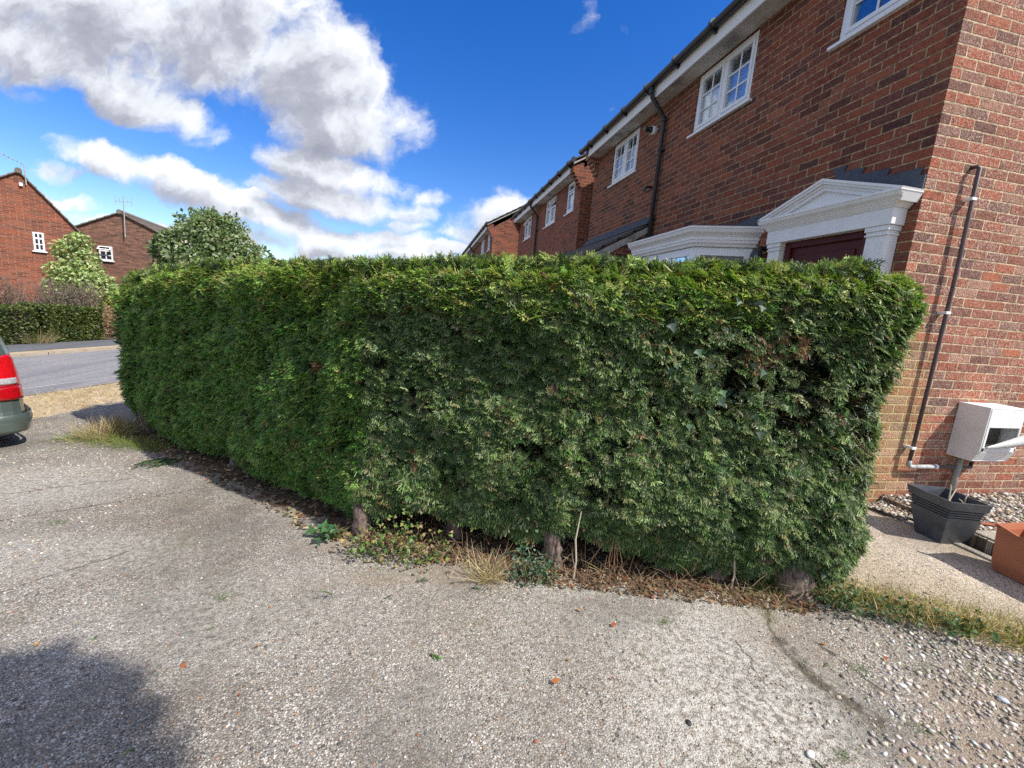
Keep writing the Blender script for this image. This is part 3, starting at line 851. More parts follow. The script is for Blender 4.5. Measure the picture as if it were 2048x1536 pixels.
# top surface
def hedge_top(n):
    idx = RNG.integers(0, nfront, n)
    p = HO[idx] - HN[idx] * (RNG.random(n) * (2 * HR - .1) + .06)[:, None]
    z = top_z(p[:, 0]) + .02
    P = np.column_stack([p, z]); P[:, 2] += .020 * fnoise(P, 6, 3) + .014 * fnoise(P, 15, 4) + .01 - np.abs(RNG.normal(0, .03, n))
    axis = np.array([0, 0, .45]) + rdir(n) * .75 + np.column_stack([fnoise(P, 3, 7), fnoise(P, 3, 6), np.zeros(n)]) * .35
    nrm = rdir(n)
    sc = .082 * RNG.uniform(.6, 1.3, n)
    tall = RNG.random(n) < .006
    sc[tall] *= 1.5
    col = pick(GOLD + GREEN_R[:3], n, .2)
    for k, ii in enumerate(np.array_split(np.arange(n), 4)):
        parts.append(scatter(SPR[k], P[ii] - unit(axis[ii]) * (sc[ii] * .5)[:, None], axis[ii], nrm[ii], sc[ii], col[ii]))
hedge_top(15000)
V_, F_, C_ = merge(parts)
hf = link('foliage', npmesh('foliage', V_, F_, C_), M_conifer, hedge)
hf.data.materials  # one mesh: the clipped skin of sprays
# near-black core standing in for the shade inside the hedge, well behind the skin
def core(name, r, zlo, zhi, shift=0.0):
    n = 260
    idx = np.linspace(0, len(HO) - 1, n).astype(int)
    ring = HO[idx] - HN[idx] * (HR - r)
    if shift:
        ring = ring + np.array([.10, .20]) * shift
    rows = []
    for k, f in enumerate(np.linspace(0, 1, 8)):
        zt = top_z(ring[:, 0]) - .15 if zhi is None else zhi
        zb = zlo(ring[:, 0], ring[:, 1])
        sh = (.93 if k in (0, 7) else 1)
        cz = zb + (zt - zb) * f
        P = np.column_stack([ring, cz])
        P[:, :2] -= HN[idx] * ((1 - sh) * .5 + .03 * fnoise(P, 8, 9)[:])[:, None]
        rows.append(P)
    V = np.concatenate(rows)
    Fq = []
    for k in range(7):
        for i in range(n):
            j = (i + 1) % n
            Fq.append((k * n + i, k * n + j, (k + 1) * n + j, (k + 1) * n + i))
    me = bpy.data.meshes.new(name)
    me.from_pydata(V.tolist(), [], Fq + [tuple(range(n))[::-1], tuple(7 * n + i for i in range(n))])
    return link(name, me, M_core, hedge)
core('shade_core', .22, lambda x, y: bot_z(x, y) + .06, None)
core('shade_core', .10, lambda x, y: gz(x, y) - .02, -.9, 1.0)  # back slab coloured dark for the shade under the hedge
# twigs poking through
n = 1500
P, Nn = hedge_surface(RNG.integers(0, END, n), RNG.random(n) ** .8)
ax = Nn * .6 + rdir(n) * .8
tw = [scatter(TWIG, P - Nn * .05, ax, rdir(n), RNG.uniform(.05, .14, n), pick([(.20, .13, .07), (.30, .22, .12), (.13, .09, .05)], n))]
v_, f_, c_ = merge(tw)
link('twigs', npmesh('twigs', v_, f_, c_), M_straw, hedge)
# trunks
def trunk(pts, rs, name='trunk', parent=None, mat=None, seg=14):
    b = MB()
    # resample and roughen
    pts = [Vector(p) for p in pts]
    P, R_ = [], []
    for i in range(len(pts) - 1):
        for t in np.linspace(0, 1, 6, endpoint=False):
            p = pts[i].lerp(pts[i + 1], t)
            P.append(p + Vector(RNG.normal(0, .004, 3))); R_.append((rs[i] + (rs[i + 1] - rs[i]) * t) * (1 + RNG.normal(0, .05)))
    P.append(pts[-1]); R_.append(rs[-1])
    b.tube(P, R_, seg)
    return b.build(name, mat or M_bark, parent, sm=True)
trunk([(-.33, 2.67, -1.53), (-.345, 2.655, -1.36), (-.35, 2.72, -1.12), (-.34, 2.84, -.80), (-.33, 2.80, -.2), (-.25, 2.9, .05)], [.07, .048, .042, .036, .03, .02], parent=hedge)
trunk([(.26, 2.58, -1.53), (.22, 2.54, -1.2), (.2, 2.6, -.6), (.2, 2.7, 0)], [.06, .042, .035, .02], parent=hedge)
trunk([(.83, 2.24, -1.53), (.80, 2.21, -1.35), (.79, 2.25, -1.10), (.8, 2.40, -.5), (.8, 2.4, 0)], [.075, .050, .045, .035, .02], parent=hedge)
trunk([(1.52, 2.14, -1.53), (1.5, 2.15, -1.2), (1.5, 2.2, -.4)], [.06, .040, .03], parent=hedge)
trunk([(1.80, 2.02, -1.53), (1.82, 2.1, -1.2), (1.8, 2.15, -.4)], [.06, .04, .03], parent=hedge)
trunk([(2.20, 1.86, -1.53), (2.18, 1.88, -1.38), (2.17, 1.95, -1.2), (2.15, 2.1, -.6)], [.13, .10, .06, .04], parent=hedge)
trunk([(-3.20, 5.66, -1.80), (-3.18, 5.62, -1.5), (-3.2, 5.62, -1.1), (-3.1, 5.9, -.6)], [.09, .055, .04, .03], parent=hedge)
trunk([(-3.05, 5.52, -1.80), (-3.06, 5.45, -1.45), (-3.0, 5.45, -1.0)], [.05, .04, .035], parent=hedge)
trunk([(-2.08, 4.62, -1.70), (-2.04, 4.62, -1.5), (-2.1, 4.6, -1.0)], [.075, .055, .05], parent=hedge)
trunk([(-1.64, 4.12, -1.66), (-1.60, 4.12, -1.4), (-1.5, 4.25, -1.0)], [.07, .055, .05], parent=hedge)
trunk([(-1.0, 3.5, -1.60), (-1.0, 3.5, -1.4), (-1., 3.6, -1.0)], [.07, .05, .04], parent=hedge)

# ------------------------------------------------------------------ house helpers
def wall_panel(b, axis, c, thick, u0, u1, z0, z1, holes=()):
    """wall face on plane axis=c with holes (ua,ub,za,zb); reveals and a back face"""
    us = sorted({u0, u1, *[h[0] for h in holes], *[h[1] for h in holes]})
    zs = sorted({z0, z1, *[h[2] for h in holes], *[h[3] for h in holes]})
    P = (lambda u_, z_, d=0: (c + d, u_, z_)) if axis == 'x' else (lambda u_, z_, d=0: (u_, c + d, z_))
    for i in range(len(us) - 1):
        for j in range(len(zs) - 1):
            um, zm = (us[i] + us[i + 1]) / 2, (zs[j] + zs[j + 1]) / 2
            if any(h[0] < um < h[1] and h[2] < zm < h[3] for h in holes): continue
            for d in (0, thick):
                b.add([P(us[i], zs[j], d), P(us[i + 1], zs[j], d), P(us[i + 1], zs[j + 1], d), P(us[i], zs[j + 1], d)], [(0, 1, 2, 3)])
    for (a, e, f, g_) in list(holes) + [(u0, u1, z0, z1)]:
        q_ = [(a, f), (e, f), (e, g_), (a, g_)]
        for k in range(4):
            (p0, p1), (p2, p3) = q_[k], q_[(k + 1) % 4]
            b.add([P(p0, p1), P(p2, p3), P(p2, p3, thick), P(p0, p1, thick)], [(0, 1, 2, 3)])
def window_x(parent, x, y0, y1, z0, z1, lights=2, cols=2, rows=3, vent=False, curtain=.74, open_vent=None):
    """casement window in a wall facing -X; y0 < y1; frame set 2 cm back"""
    fw = .055; xf = x + .015; xb = x + .075
    f = MB()
    f.box((xf, y0, z0), (xb, y0 + fw, z1)).box((xf, y1 - fw, z0), (xb, y1, z1))
    f.box((xf, y0 + fw, z0), (xb, y1 - fw, z0 + fw)).box((xf, y0 + fw, z1 - fw), (xb, y1 - fw, z1))
    wl = (y1 - y0 - 2 * fw)
    cells = []
    for i in range(lights):
        a = y0 + fw + wl * i / lights; e = y0 + fw + wl * (i + 1) / lights
        if i: f.box((xf - .002, a - .028, z0 + fw), (xb, a + .028, z1 - fw)); 
        a2 = a + (.028 if i else 0); e2 = e - (.028 if i < lights - 1 else 0)
        cells.append((a2, e2))
    fo = f.build('window', M_upvc, parent, bevel=.004)
    s_ = MB().box((x - .045, y0 - .06, z0 - .035), (xb - .002, y1 + .06, z0 - .003))
    s_.build('sill', M_upvc, fo, bevel=.006)
    for k, (a, e) in enumerate(cells):
        za, zb = z0 + fw, z1 - fw
        sf = .038
        c_ = MB(); xs = xf - .012
        tops = [(za, zb)]
        if vent: tops = [(za, za + (zb - za) * .68), (za + (zb - za) * .72, zb)]
        for ti, (qa, qb) in enumerate(tops):
            rot = None; piv = None
            if open_vent == k and ti == 1:
                rot = Matrix.Rotation(rad(28), 3, 'Y'); piv = (xs, a, qb)
            c = MB()
            for bx in (((xs, a, qa), (xb - .01, a + sf, qb)), ((xs, e - sf, qa), (xb - .01, e, qb)), ((xs, a + sf, qa), (xb - .01, e - sf, qa + sf)), ((xs, a + sf, qb - sf), (xb - .01, e - sf, qb))):
                c.box(*bx, rot=rot, piv=piv)
            co = c.build('casement', M_upvc, fo, bevel=.003)
            g_ = MB().box((xs + .03, a + sf - .004, qa + sf - .004), (xs + .036, e - sf + .004, qb - sf + .004), rot=rot, piv=piv)
            go = g_.build('pane', M_glass, fo)
            if not vent:
                gb = MB()
                for i in range(1, cols):
                    yy = a + sf + (e - a - 2 * sf) * i / cols
                    gb.box((xs + .022, yy - .009, qa + sf), (xs + .029, yy + .009, qb - sf))
                for j in range(1, rows):
                    zz = qa + sf + (qb - qa - 2 * sf) * j / rows
                    gb.box((xs + .021, a + sf, zz - .009), (xs + .028, e - sf, zz + .009))
                gb.build('glazing_bar', M_upvc, fo)
    dk = MB().box((x + .34, y0 - .3, z0 - .3), (x + .35, y1 + .3, z1 + .2)); dk.build('dark_room', M_dark, fo)
    if curtain:
        zc = z0 + (z1 - z0) * curtain
        V = []; Fq = []; nn = 60
        for i in range(nn + 1):
            yy = y0 + .02 + (y1 - y0 - .04) * i / nn
            xx = x + .085 + .008 * math.sin(i * 1.3) + .006 * math.sin(i * 3.1)
            V += [(xx, yy, z0 - .02), (xx, yy, zc)]
        Fq = [(2 * i, 2 * i + 2, 2 * i + 3, 2 * i + 1) for i in range(nn)]
        b = MB(); b.add(V, Fq); b.build('curtain', M_curtain, fo, sm=True)
    return fo
def gutter_x(parent, xc, z, y0, y1, step=.8):
    b = MB(); r = .058; seg = 10; V = []
    for yy in (y0, y1):
        for rr in (r, r - .006):
            for k in range(seg + 1):
                a = math.pi + math.pi * k / seg
                V.append((xc + rr * math.cos(a), yy, z + rr * math.sin(a)))
    m_ = seg + 1; Fq = []
    for k in range(seg):
        Fq.append((k, k + 1, 2 * m_ + k + 1, 2 * m_ + k)); Fq.append((m_ + k, m_ + k + 1, 3 * m_ + k + 1, 3 * m_ + k))
        Fq.append((k, k + 1, m_ + k + 1, m_ + k)); Fq.append((2 * m_ + k, 2 * m_ + k + 1, 3 * m_ + k + 1, 3 * m_ + k))
    Fq += [(0, m_, 3 * m_, 2 * m_), (seg, m_ + seg, 3 * m_ + seg, 2 * m_ + seg)]
    b.add(V, Fq)
    for yy in (y0, y1):   # stop ends
        b.tube([(xc, yy - .004, z), (xc, yy + .004, z)], r + .004, 16)
    go = b.build('gutter', M_black, parent, sm=False)
    yy = y0 + .35
    while yy < y1:
        br = MB()
        br.box((xc - .01, yy - .02, z - .085), (xc + .075, yy + .02, z - .02))
        br.tube([(xc, yy - .02, z), (xc, yy + .02, z)], r + .008, 14)
        br.build('gutter_bracket', M_black, go)
        yy += step
    return go
def downpipe(parent, wallx, y, xg, zt, zb, r=.034):
    xw = wallx - .06
    pts = [(xg, y, zt), (xg, y, zt - .12), (xg + .02, y, zt - .17), (xw - .03, y, zt - .40), (xw, y, zt - .46), (xw, y, zb)]
    b = MB().tube(pts, r, 14)
    for z in (zt - .1, zt - .45):
        b.tube([(pts[1][0] if z > zt - .2 else xw, y, z + .03), (pts[1][0] if z > zt - .2 else xw, y, z - .04)], r + .008, 14)
    z = zt - .9
    while z > zb + .1:
        b.tube([(xw, y, z - .02), (xw, y, z + .02)], r + .009, 14)
        b.box((xw, y - .055, z - .015), (wallx - .002, y + .055, z + .015))
        z -= 1.4
    return b.build('downpipe', M_black, parent, sm=True)
def roof_x(parent, x0, y0, y1, z0, slope, width, mat, th=.06):
    """duopitch roof, ridge along Y: eave at x0 and x0+width"""
    xm = x0 + width / 2; zr = z0 + slope * width / 2
    b = MB()
    nrow = int(math.hypot(width / 2, zr - z0) / .30)
    for sgn, xe in ((1, x0), (-1, x0 + width)):
        for k in range(nrow):      # overlapping courses of tiles
            a = k / nrow; c = min((k + 1.18) / nrow, 1)
            xa, za = xe + (xm - xe) * a, z0 + (zr - z0) * a
            xb_, zb_ = xe + (xm - xe) * c, z0 + (zr - z0) * c
            l0, l1 = .035, .012
            b.prism([(xa, y0, za), (xa, y0, za + l0), (xb_, y0, zb_ + l1), (xb_, y0, zb_ - .02)], (0, y1 - y0, 0))
    ro = b.build('roof', mat, parent)
    MB().tube([(xm, y0, zr + .03), (xm, y1, zr + .03)], .10, 12).build('ridge_tile', mat, ro)
    return ro
def house_x(name, label, X, Y0, Y1, zroof, width, wins, dp, wallmats, roofmat, fas=(3.39, 3.55), corbel_y0=True, group=None, zg=-1.6):
    root = thing(name, (X, Y0, zg), label, 'house', group)
    z_s, z_f = fas
    w_ = MB()
    holes = [(a, b_, c_, z_s) for (a, b_, c_) in [(w0, w1, z0_) for (w0, w1, z0_, *_r) in wins]]
    w_.cur = 0
    wall_panel(w_, 'x', X, .30, Y0 + .002, Y1 - .002, zg, z_s + .1, [(a, b_, c_, z_s - .004) for a, b_, c_, _ in holes])
    w_.cur = 1
    sl_ = .58
    xm = X + width / 2
    for yy in (Y0, Y1 - .3):
        yo = yy
        poly = [(X + .003, yo, zg), (X + width, yo, zg), (X + width, yo, z_s + .1), (xm, yo, z_s + .12 + sl_ * (width / 2 + .02)), (X + .003, yo, z_s + .1)]
        w_.prism(poly, (0, .298, 0))
    w_.cur = 0
    w_.box((X + width - .3, Y0 + .3, zg), (X + width, Y1 - .3, z_s + .1))
    # corbelled brick ends carrying the eaves
    w_.cur = 1
    for (ya, yb) in ((Y0 - .0015, Y0 + .215), (Y1 - .215, Y1 + .0015)):
        for k in range(5):
            w_.box((X - .05 * (k + 1), ya, z_s - .33 + .075 * k + .003), (X + .01, yb, z_s - .33 + .075 * (k + 1) - .003 + (0.16 if k == 4 else 0.004)))
    w_.build('wall', wallmats, root)
    so_ = MB().box((X - .245, Y0 + .22, z_s), (X - .002, Y1 - .22, z_s + .012)); so_.build('soffit', M_soffit, root)
    fa_ = MB().box((X - .268, Y0 + .22, z_s - .012), (X - .246, Y1 - .22, z_f)); fa_.build('fascia', M_white, root)
    g_ = gutter_x(root, X - .325, z_f + .03, Y0 - .18, Y1 + .12)
    roof_x(root, X - .33, Y0 - .06, Y1 + .06, z_f + .04, sl_, width + .66, roofmat)
    vb = MB()
    for yy in (Y0 - .058,):
        vb.prism([(X - .27, yy, z_f + .01), (X - .27, yy, z_f - .03), (xm, yy, z_f - .03 + sl_ * (width / 2 + .27)), (xm, yy, z_f + .02 + sl_ * (width / 2 + .27))], (0, .03, 0))
    vb.build('verge_board', M_timber, root)
    for (a, b_, c_, kw) in wins:
        window_x(root, X, a + .004, b_ - .004, c_ + .004, z_s - .012, **kw)
    if dp:
        downpipe(root, X, dp, X - .325, z_f + .01, zg + .1)
    return root

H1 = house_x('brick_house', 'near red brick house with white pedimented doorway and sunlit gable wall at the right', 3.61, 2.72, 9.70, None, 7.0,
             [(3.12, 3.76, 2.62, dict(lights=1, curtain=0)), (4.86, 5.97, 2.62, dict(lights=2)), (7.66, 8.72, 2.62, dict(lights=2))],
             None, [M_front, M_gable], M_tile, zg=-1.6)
H2 = house_x('brick_house', 'brick house with three white windows, seen just left of the near house', 3.61, 10.5, 17.7, None, 7.0,
             [(11.0, 11.6, 2.60, dict(lights=1, vent=True)), (12.62, 13.70, 2.60, dict(lights=2, vent=True, open_vent=0)), (15.6, 16.66, 2.60, dict(lights=2, vent=True, open_vent=1))],
             14.55, [M_far, M_far], M_tile, group='brick houses in a row to the right', zg=-1.9)
H3 = house_x('brick_house', 'third brick house of the row, standing forward with its sunlit gable showing', 2.8, 19.4, 30.0, None, 7.0,
             [(20.2, 20.9, 2.6, dict(lights=1, vent=True)), (22.2, 23.4, 2.6, dict(lights=2, vent=True)), (27.9, 28.9, 2.6, dict(lights=2, vent=True))],
             26.3, [M_far, M_far], M_tile, group='brick houses in a row to the right', zg=-1.9)
H4 = house_x('brick_house', 'farthest brick house of the row, just a gutter and corbel above the hedge', 2.8, 30.7, 40.0, None, 7.0,
             [(32, 33, 2.6, dict(lights=1, vent=True)), (35, 36.2, 2.6, dict(lights=2, vent=True))], 38, [M_far, M_far], M_tile, group='brick houses in a row to the right', zg=-1.9)

# near house: details
X1 = 3.61
downpipe(H1, X1, 6.72, X1 - .325, 3.56, -1.3)
fl = MB().tube([(X1, 7.02, 3.06), (X1 - .10, 7.02, 3.06)], .062, 18); fo = fl.build('flue_collar', M_upvc, H1, sm=True)
MB().tube([(X1 - .09, 7.02, 3.06), (X1 - .13, 7.02, 3.06), (X1 - .14, 7.02, 3.06), (X1 - .22, 7.02, 3.06)], [.05, .05, .035, .035], 16).build('flue', M_black, H1)
MB().tube([(X1, 6.95, 2.17), (X1 - .07, 6.95, 2.17), (X1 - .12, 6.95, 2.15), (X1 - .13, 6.95, 2.10)], .02, 10).build('overflow_pipe', M_black, H1)
# lean-to over the garage, left of the bay
lt = MB()
for k in range(5):
    a, b_ = k / 5, (k + 1.2) / 5
    x_ = lambda q_: X1 - 1.30 * q_
    z_ = lambda q_: 1.56 - .74 * q_
    lt.prism([(x_(a), 6.80, z_(a)), (x_(a), 6.80, z_(a) + .03), (x_(min(b_, 1.02)), 6.80, z_(min(b_, 1.02)) + .055), (x_(min(b_, 1.02)), 6.80, z_(min(b_, 1.02)) + .01)], (0, 3.6, 0))
lo = lt.build('lean_to_roof', M_tile, H1)
MB().prism([(X1 - .003, 6.79, 1.54), (X1 - 1.30, 6.79, .80), (X1 - 1.30, 6.79, .66), (X1 - .003, 6.79, 1.44)], (0, .02, 0)).build('verge_board', M_timber, lo)
MB().prism([(X1 - 1.29, 6.812, .66), (X1 - .01, 6.812, 1.44), (X1 - .01, 6.812, -1.55), (X1 - 1.29, 6.812, -1.55)], (0, .22, 0)).build('lean_to_wall', M_front, H1)
MB().prism([(X1 - .004, 6.74, 1.70), (X1 - .004, 6.74, 1.57), (X1 - .12, 6.74, 1.545), (X1 - .12, 6.74, 1.56)], (0, 2.9, 0)).build('lead_flashing', M_lead, lo)
# bay window with moulded canopy
def plan(depth, inset=0.0):
    f = depth - inset
    return [(X1 + .004, 4.24 + inset * 1.1), (X1 - f, 4.24 + .39 * (f / .66) + inset * 1.1), (X1 - f, 6.60 - .39 * (f / .66) - inset * 1.1), (X1 + .004, 6.60 - inset * 1.1)]
cn = MB()
prof = [(0.0, 1.105), (0.0, 1.085), (.008, 1.080), (.018, 1.045), (.048, 1.015), (.052, 1.005), (.062, 1.003), (.062, .965), (.072, .962), (.072, .935), (.078, .932), (.092, .915), (.098, .895), (.125, .893)]
rings = [[(x, y, z) for x, y in plan(.665, i)] for i, z in prof]
for r0, r1 in zip(rings[:-1], rings[1:]):
    for k in range(3):
        cn.add([r0[k], r0[k + 1], r1[k + 1], r1[k]], [(0, 1, 2, 3)])
cn.add(rings[0], [(0, 1, 2, 3)])
cn.add(rings[-1], [(3, 2, 1, 0)])
bay = cn.build('bay_canopy', M_white, H1)
MB().prism([(X1 - .004, 4.30, 1.115), (X1 - .60, 4.62, 1.107), (X1 - .60, 6.20, 1.107), (X1 - .004, 6.5, 1.115), (X1 - .004, 6.5, 1.13), (X1 - .004, 4.30, 1.13)][:4], (0, 0, .012)).build('lead_roof', M_lead, bay)
MB().prism([(X1 - .004, 4.28, 1.12), (X1 - .004, 6.50, 1.12), (X1 - .004, 6.50, 1.16), (X1 - .004, 5.0, 1.17), (X1 - .004, 4.42, 1.245), (X1 - .004, 4.28, 1.25)], (-.008, 0, 0)).build('lead_flashing', M_lead, bay)
bw = MB()
pl = plan(.665, .13)
zb0, zb1 = -.35, .890
segs = [(pl[0], pl[1]), (pl[1], pl[2]), (pl[2], pl[3])]
for (p, q_) in segs:
    p = Vector((*p, 0)); q_ = Vector((*q_, 0)); d = (q_ - p); L = d.length; d.normalize(); nn = Vector((d.y, -d.x, 0)) * .05
    m_ = 2 if L > 1 else 1
    def bar(a, b_, za, zb_):
        A_ = p + d * a; B_ = p + d * b_
        bw.prism([(A_.x, A_.y, za), (B_.x, B_.y, za), ((B_ + nn).x, (B_ + nn).y, za), ((A_ + nn).x, (A_ + nn).y, za)], (0, 0, zb_ - za))
    bar(.002, L - .002, zb1 - .09, zb1 - .002); bar(.002, L - .002, zb0, zb0 + .09)
    for k in range(m_ + 1):
        c = .04 + (L - .08) * k / m_
        bar(max(c - .04, .002), min(c + .04, L - .002), zb0 + .09, zb1 - .09)
bwo = bw.build('bay_window', M_upvc, H1)
gp = MB()
for (p, q_) in segs:
    p = Vector((*p, 0)); q_ = Vector((*q_, 0)); d = (q_ - p).normalized(); nn = Vector((d.y, -d.x, 0)) * .025
    a_, b_ = p + nn + d * .03, q_ + nn - d * .03
    gp.add([(a_.x, a_.y, zb0 + .05), (b_.x, b_.y, zb0 + .05), (b_.x, b_.y, zb1 - .05), (a_.x, a_.y, zb1 - .05)], [(0, 1, 2, 3)])
gp.build('pane', M_glass, bwo)
bb = MB().prism([(x, y, -1.55) for x, y in plan(.60, .13)], (0, 0, 1.198)); bb.build('bay_base', M_front, H1)
# porch: pediment, entablature, pilasters, door
YL, YR = 4.13, 2.715      # ends of the cornice
XF = 3.395                 # its front edge
cor = MB()
cp = [(.0, 1.115), (.0, 1.098), (.006, 1.094), (.014, 1.072), (.040, 1.050), (.046, 1.040), (.054, 1.038), (.056, 1.030), (.075, 1.005), (.080, .998)]
rg = []
for i, z in cp:
    rg.append([(X1 + .0, YR + i, z), (XF + i, YR + i, z), (XF + i, YL - i, z), (X1 + .0, YL - i, z)])
for r0, r1 in zip(rg[:-1], rg[1:]):
    for k in range(3):
        cor.add([r0[k], r0[k + 1], r1[k + 1], r1[k]], [(0, 1, 2, 3)])
cor.add(rg[0], [(0, 1, 2, 3)]); cor.add(rg[-1], [(3, 2, 1, 0)])
ped = cor.build('door_pediment', M_white, H1)
# raking mouldings
apex = (3.42, 1.352)
rk = MB()
def rake(ya, za, yb, zb_):
    A_ = Vector((0, ya, za)); B_ = Vector((0, yb, zb_))
    d = (B_ - A_).normalized(); up = Vector((0, -d.z, d.y));
    if up.z < 0: up = -up
    for (dep, t0, t1) in ((XF, .0, -.020), (XF + .012, -.020, -.040), (XF + .034, -.040, -.062), (XF + .046, -.062, -.092)):
        dep += .002 if ya < 3.4 else 0
        q0, q1 = A_ + up * t0, B_ + up * t0; q2, q3 = B_ + up * t1, A_ + up * t1
        rk.prism([(dep, q0.y, q0.z), (dep, q1.y, q1.z), (dep, q2.y, q2.z), (dep, q3.y, q3.z)], (X1 - .003 - dep, 0, 0))
rake(YL + .004, 1.118, apex[0], apex[1]); rake(YR - .004, 1.118, apex[0], apex[1])
rk.build('raking_cornice', M_white, ped)
MB().prism([(XF + .075, YL - .12, 1.1152), (XF + .075, YR + .12, 1.1152), (XF + .075, apex[0], apex[1] - .05)], (.1, 0, 0)).build('tympanum', M_white, ped)
MB().box((3.475, 2.80, .875), (X1 - .002, 4.045, .997)).build('entablature', M_white, ped, bevel=.003)
for (ya, yb) in ((2.815, 3.005), (3.865, 4.035)):
    p = MB().box((3.50, ya + .012, -1.40), (X1 - .002, yb - .012, .80))
    p.box((3.488, ya + .004, .80), (X1 - .002, yb - .004, .815)).box((3.496, ya + .010, .815), (X1 - .002, yb - .010, .835)).box((3.484, ya, .835), (X1 - .002, yb, .8735))
    po = p.build('pilaster', M_white, H1, bevel=.003)
    MB().box((3.494, ya + .045, -1.2), (3.4995, yb - .045, .765)).build('pilaster_panel', M_white, po, bevel=.002)
dr = MB().box((3.585, 3.01, -1.38), (3.612, 3.86, .872))
do = dr.build('door', M_door, H1)
df_ = MB().box((3.55, 3.008, -1.38), (3.585, 3.07, .872)).box((3.55, 3.80, -1.38), (3.585, 3.862, .872)).box((3.55, 3.07, .815), (3.585, 3.80, .872))
df_.build('door_frame', M_door, do, bevel=.006)
dp_ = MB()
for (a, b_, c_, e_) in ((3.13, 3.74, .12, .74),):
    dp_.box((3.572, a, c_), (3.584, b_, e_)).box((3.560, a + .07, c_ + .07), (3.5715, b_ - .07, e_ - .07))
dp_.build('door_panel', M_door, do, bevel=.008)
MB().prism([(3.606, y, z) for y, z in ((3.46, 1.345), (3.52, 1.488), (3.388, 1.487), (3.408, 1.436), (3.215, 1.417), (3.239, 1.368), (2.999, 1.347), (3.015, 1.295), (2.749, 1.283), (2.766, 1.228), (2.722, 1.225), (2.722, 1.10), (2.9, 1.10))], (-.010, 0, 0)).build('lead_flashing', M_lead, ped)
lf = MB()
for (ya, za) in ((3.66, 1.315), (3.90, 1.235), (4.08, 1.175)):
    lf.prism([(3.606, ya, za - .03), (3.606, ya + .12, za - .03), (3.606, ya + .10, za + .045), (3.606, ya - .04, za + .045)], (-.008, 0, 0))
lf.build('flashing_step', M_lead, ped)
# lantern-like dark bracket left of the porch
MB().tube([(3.60, 4.18, .86), (3.53, 4.18, .86), (3.50, 4.18, .80), (3.50, 4.18, .70)], [.02, .03, .06, .075], 12).build('porch_lamp', M_black, H1)
# gas pipe on the gable
YG = 2.72
gpipe = MB().tube([(4.01, YG, 1.325), (4.01, YG - .035, 1.325), (4.013, YG - .05, 1.31), (4.045, YG - .05, .5), (4.05, YG - .05, -.2), (4.05, YG - .05, -1.00)], .0145, 12).build('gas_pipe', M_gas, H1, sm=True)
MB().tube([(4.05, YG - .05, -.99), (4.053, YG - .05, -1.035), (4.07, YG - .05, -1.045), (4.34, YG - .05, -1.045)], .0175, 12).build('pipe_elbow', M_galv, gpipe, sm=True)
MB().tube([(4.34, YG - .05, -1.045), (4.75, YG - .05, -1.05), (4.76, YG - .05, -.94)], .0145, 12).build('pipe_run', M_gas, gpipe, sm=True)
for (x, z) in ((4.022, 1.09), (4.05, .24), (4.05, -.88)):
    MB().box((x - .030, YG - .068, z - .011), (x + .018, YG - .001, z + .011)).build('pipe_clip', M_upvc, gpipe, bevel=.003)
MB().tube([(4.335, YG - .05, -1.045), (4.36, YG - .05, -1.045)], .022, 12).build('pipe_clip', M_upvc, gpipe)

# ------------------------------------------------------------------ meter box
mbx = thing('meter_box', (4.72, 2.62, -.95), 'white plastic meter box with broken hanging flap on the brick gable', 'meter box')
x0, x1, yf, yb_ = 4.50, 4.90, 2.500, 2.716
zt_, zk, zb_ = -.475, -.85, -.945
M_box = plain('grp_box', (.78, .79, .78), .5, .12, (.42, .36, .30), 9)
M_boxside = plain('scuffed_box_side', (.62, .58, .56), .6, .3, (.34, .27, .24), 12)
b = MB()
for (xa, xb2) in ((x0, x0 + .012), (x1 - .012, x1)):
    b.prism([(xa, yb_, zt_), (xa, yf, zt_ - .005), (xa, yf, zk), (xa, yf + .035, zb_), (xa, yb_, zb_)], (xb2 - xa, 0, 0))
b.box((x0 + .012, yf, zt_ - .017), (x1 - .012, yb_, zt_ - .003)).box((x0 + .012, yf + .036, zb_), (x1 - .012, yb_, zb_ + .012)).box((x0 + .012, yb_ - .012, zb_ + .012), (x1 - .012, yb_, zt_ - .017))
b.build('casing', M_box, mbx, bevel=.004)
d_ = MB()
d_.box((x0 + .012, yf - .004, -.645), (x1 - .012, yf + .008, zt_ - .019))
d_.box((x0 + .012, yf - .004, zk), (x0 + .035, yf + .008, -.645)).box((x1 - .030, yf - .004, zk), (x1 - .012, yf + .008, -.645))
d_.box((x0 + .012, yf - .004, zk), (x1 - .012, yf + .008, zk + .035))
d_.prism([(x0 + .012, yf - .004, zk - .001), (x0 + .012, yf + .008, zk - .001), (x0 + .012, yf + .046, zb_ + .013), (x0 + .012, yf + .034, zb_ + .013)], (x1 - x0 - .024, 0, 0))
do_ = d_.build('door', M_box, mbx, bevel=.003)
MB().box((x0 + .04, yf + .10, zk + .03), (x1 - .035, yf + .19, -.65)).build('meter', plain('meter_body', (.09, .08, .06), .5, .3), mbx, bevel=.01)
MB().box((x0 + .085, yf + .095, -.705), (x0 + .20, yf + .099, -.665)).build('label_plate', plain('grey_plate', (.36, .36, .32), .6, .5, (.1, .1, .1), 60), mbx)
MB().box((x0 + .085, yf + .094, -.722), (x0 + .20, yf + .098, -.7055)).build('label_strip', plain('cream_plate', (.80, .74, .50), .6), mbx)
fv = []; n = 14
for i in range(n + 1):
    f = i / n
    for j in range(5):
        g_ = j / 4
        xx = x0 + .03 + (x1 - x0 - .02) * f
        zz = zk + .045 + .125 * f ** 1.1 - g_ * (.010 + .085 * f)
        yy = yf - .012 - .045 * f * math.sin(g_ * math.pi * .9) - .02 * f
        fv.append((xx, yy, zz))
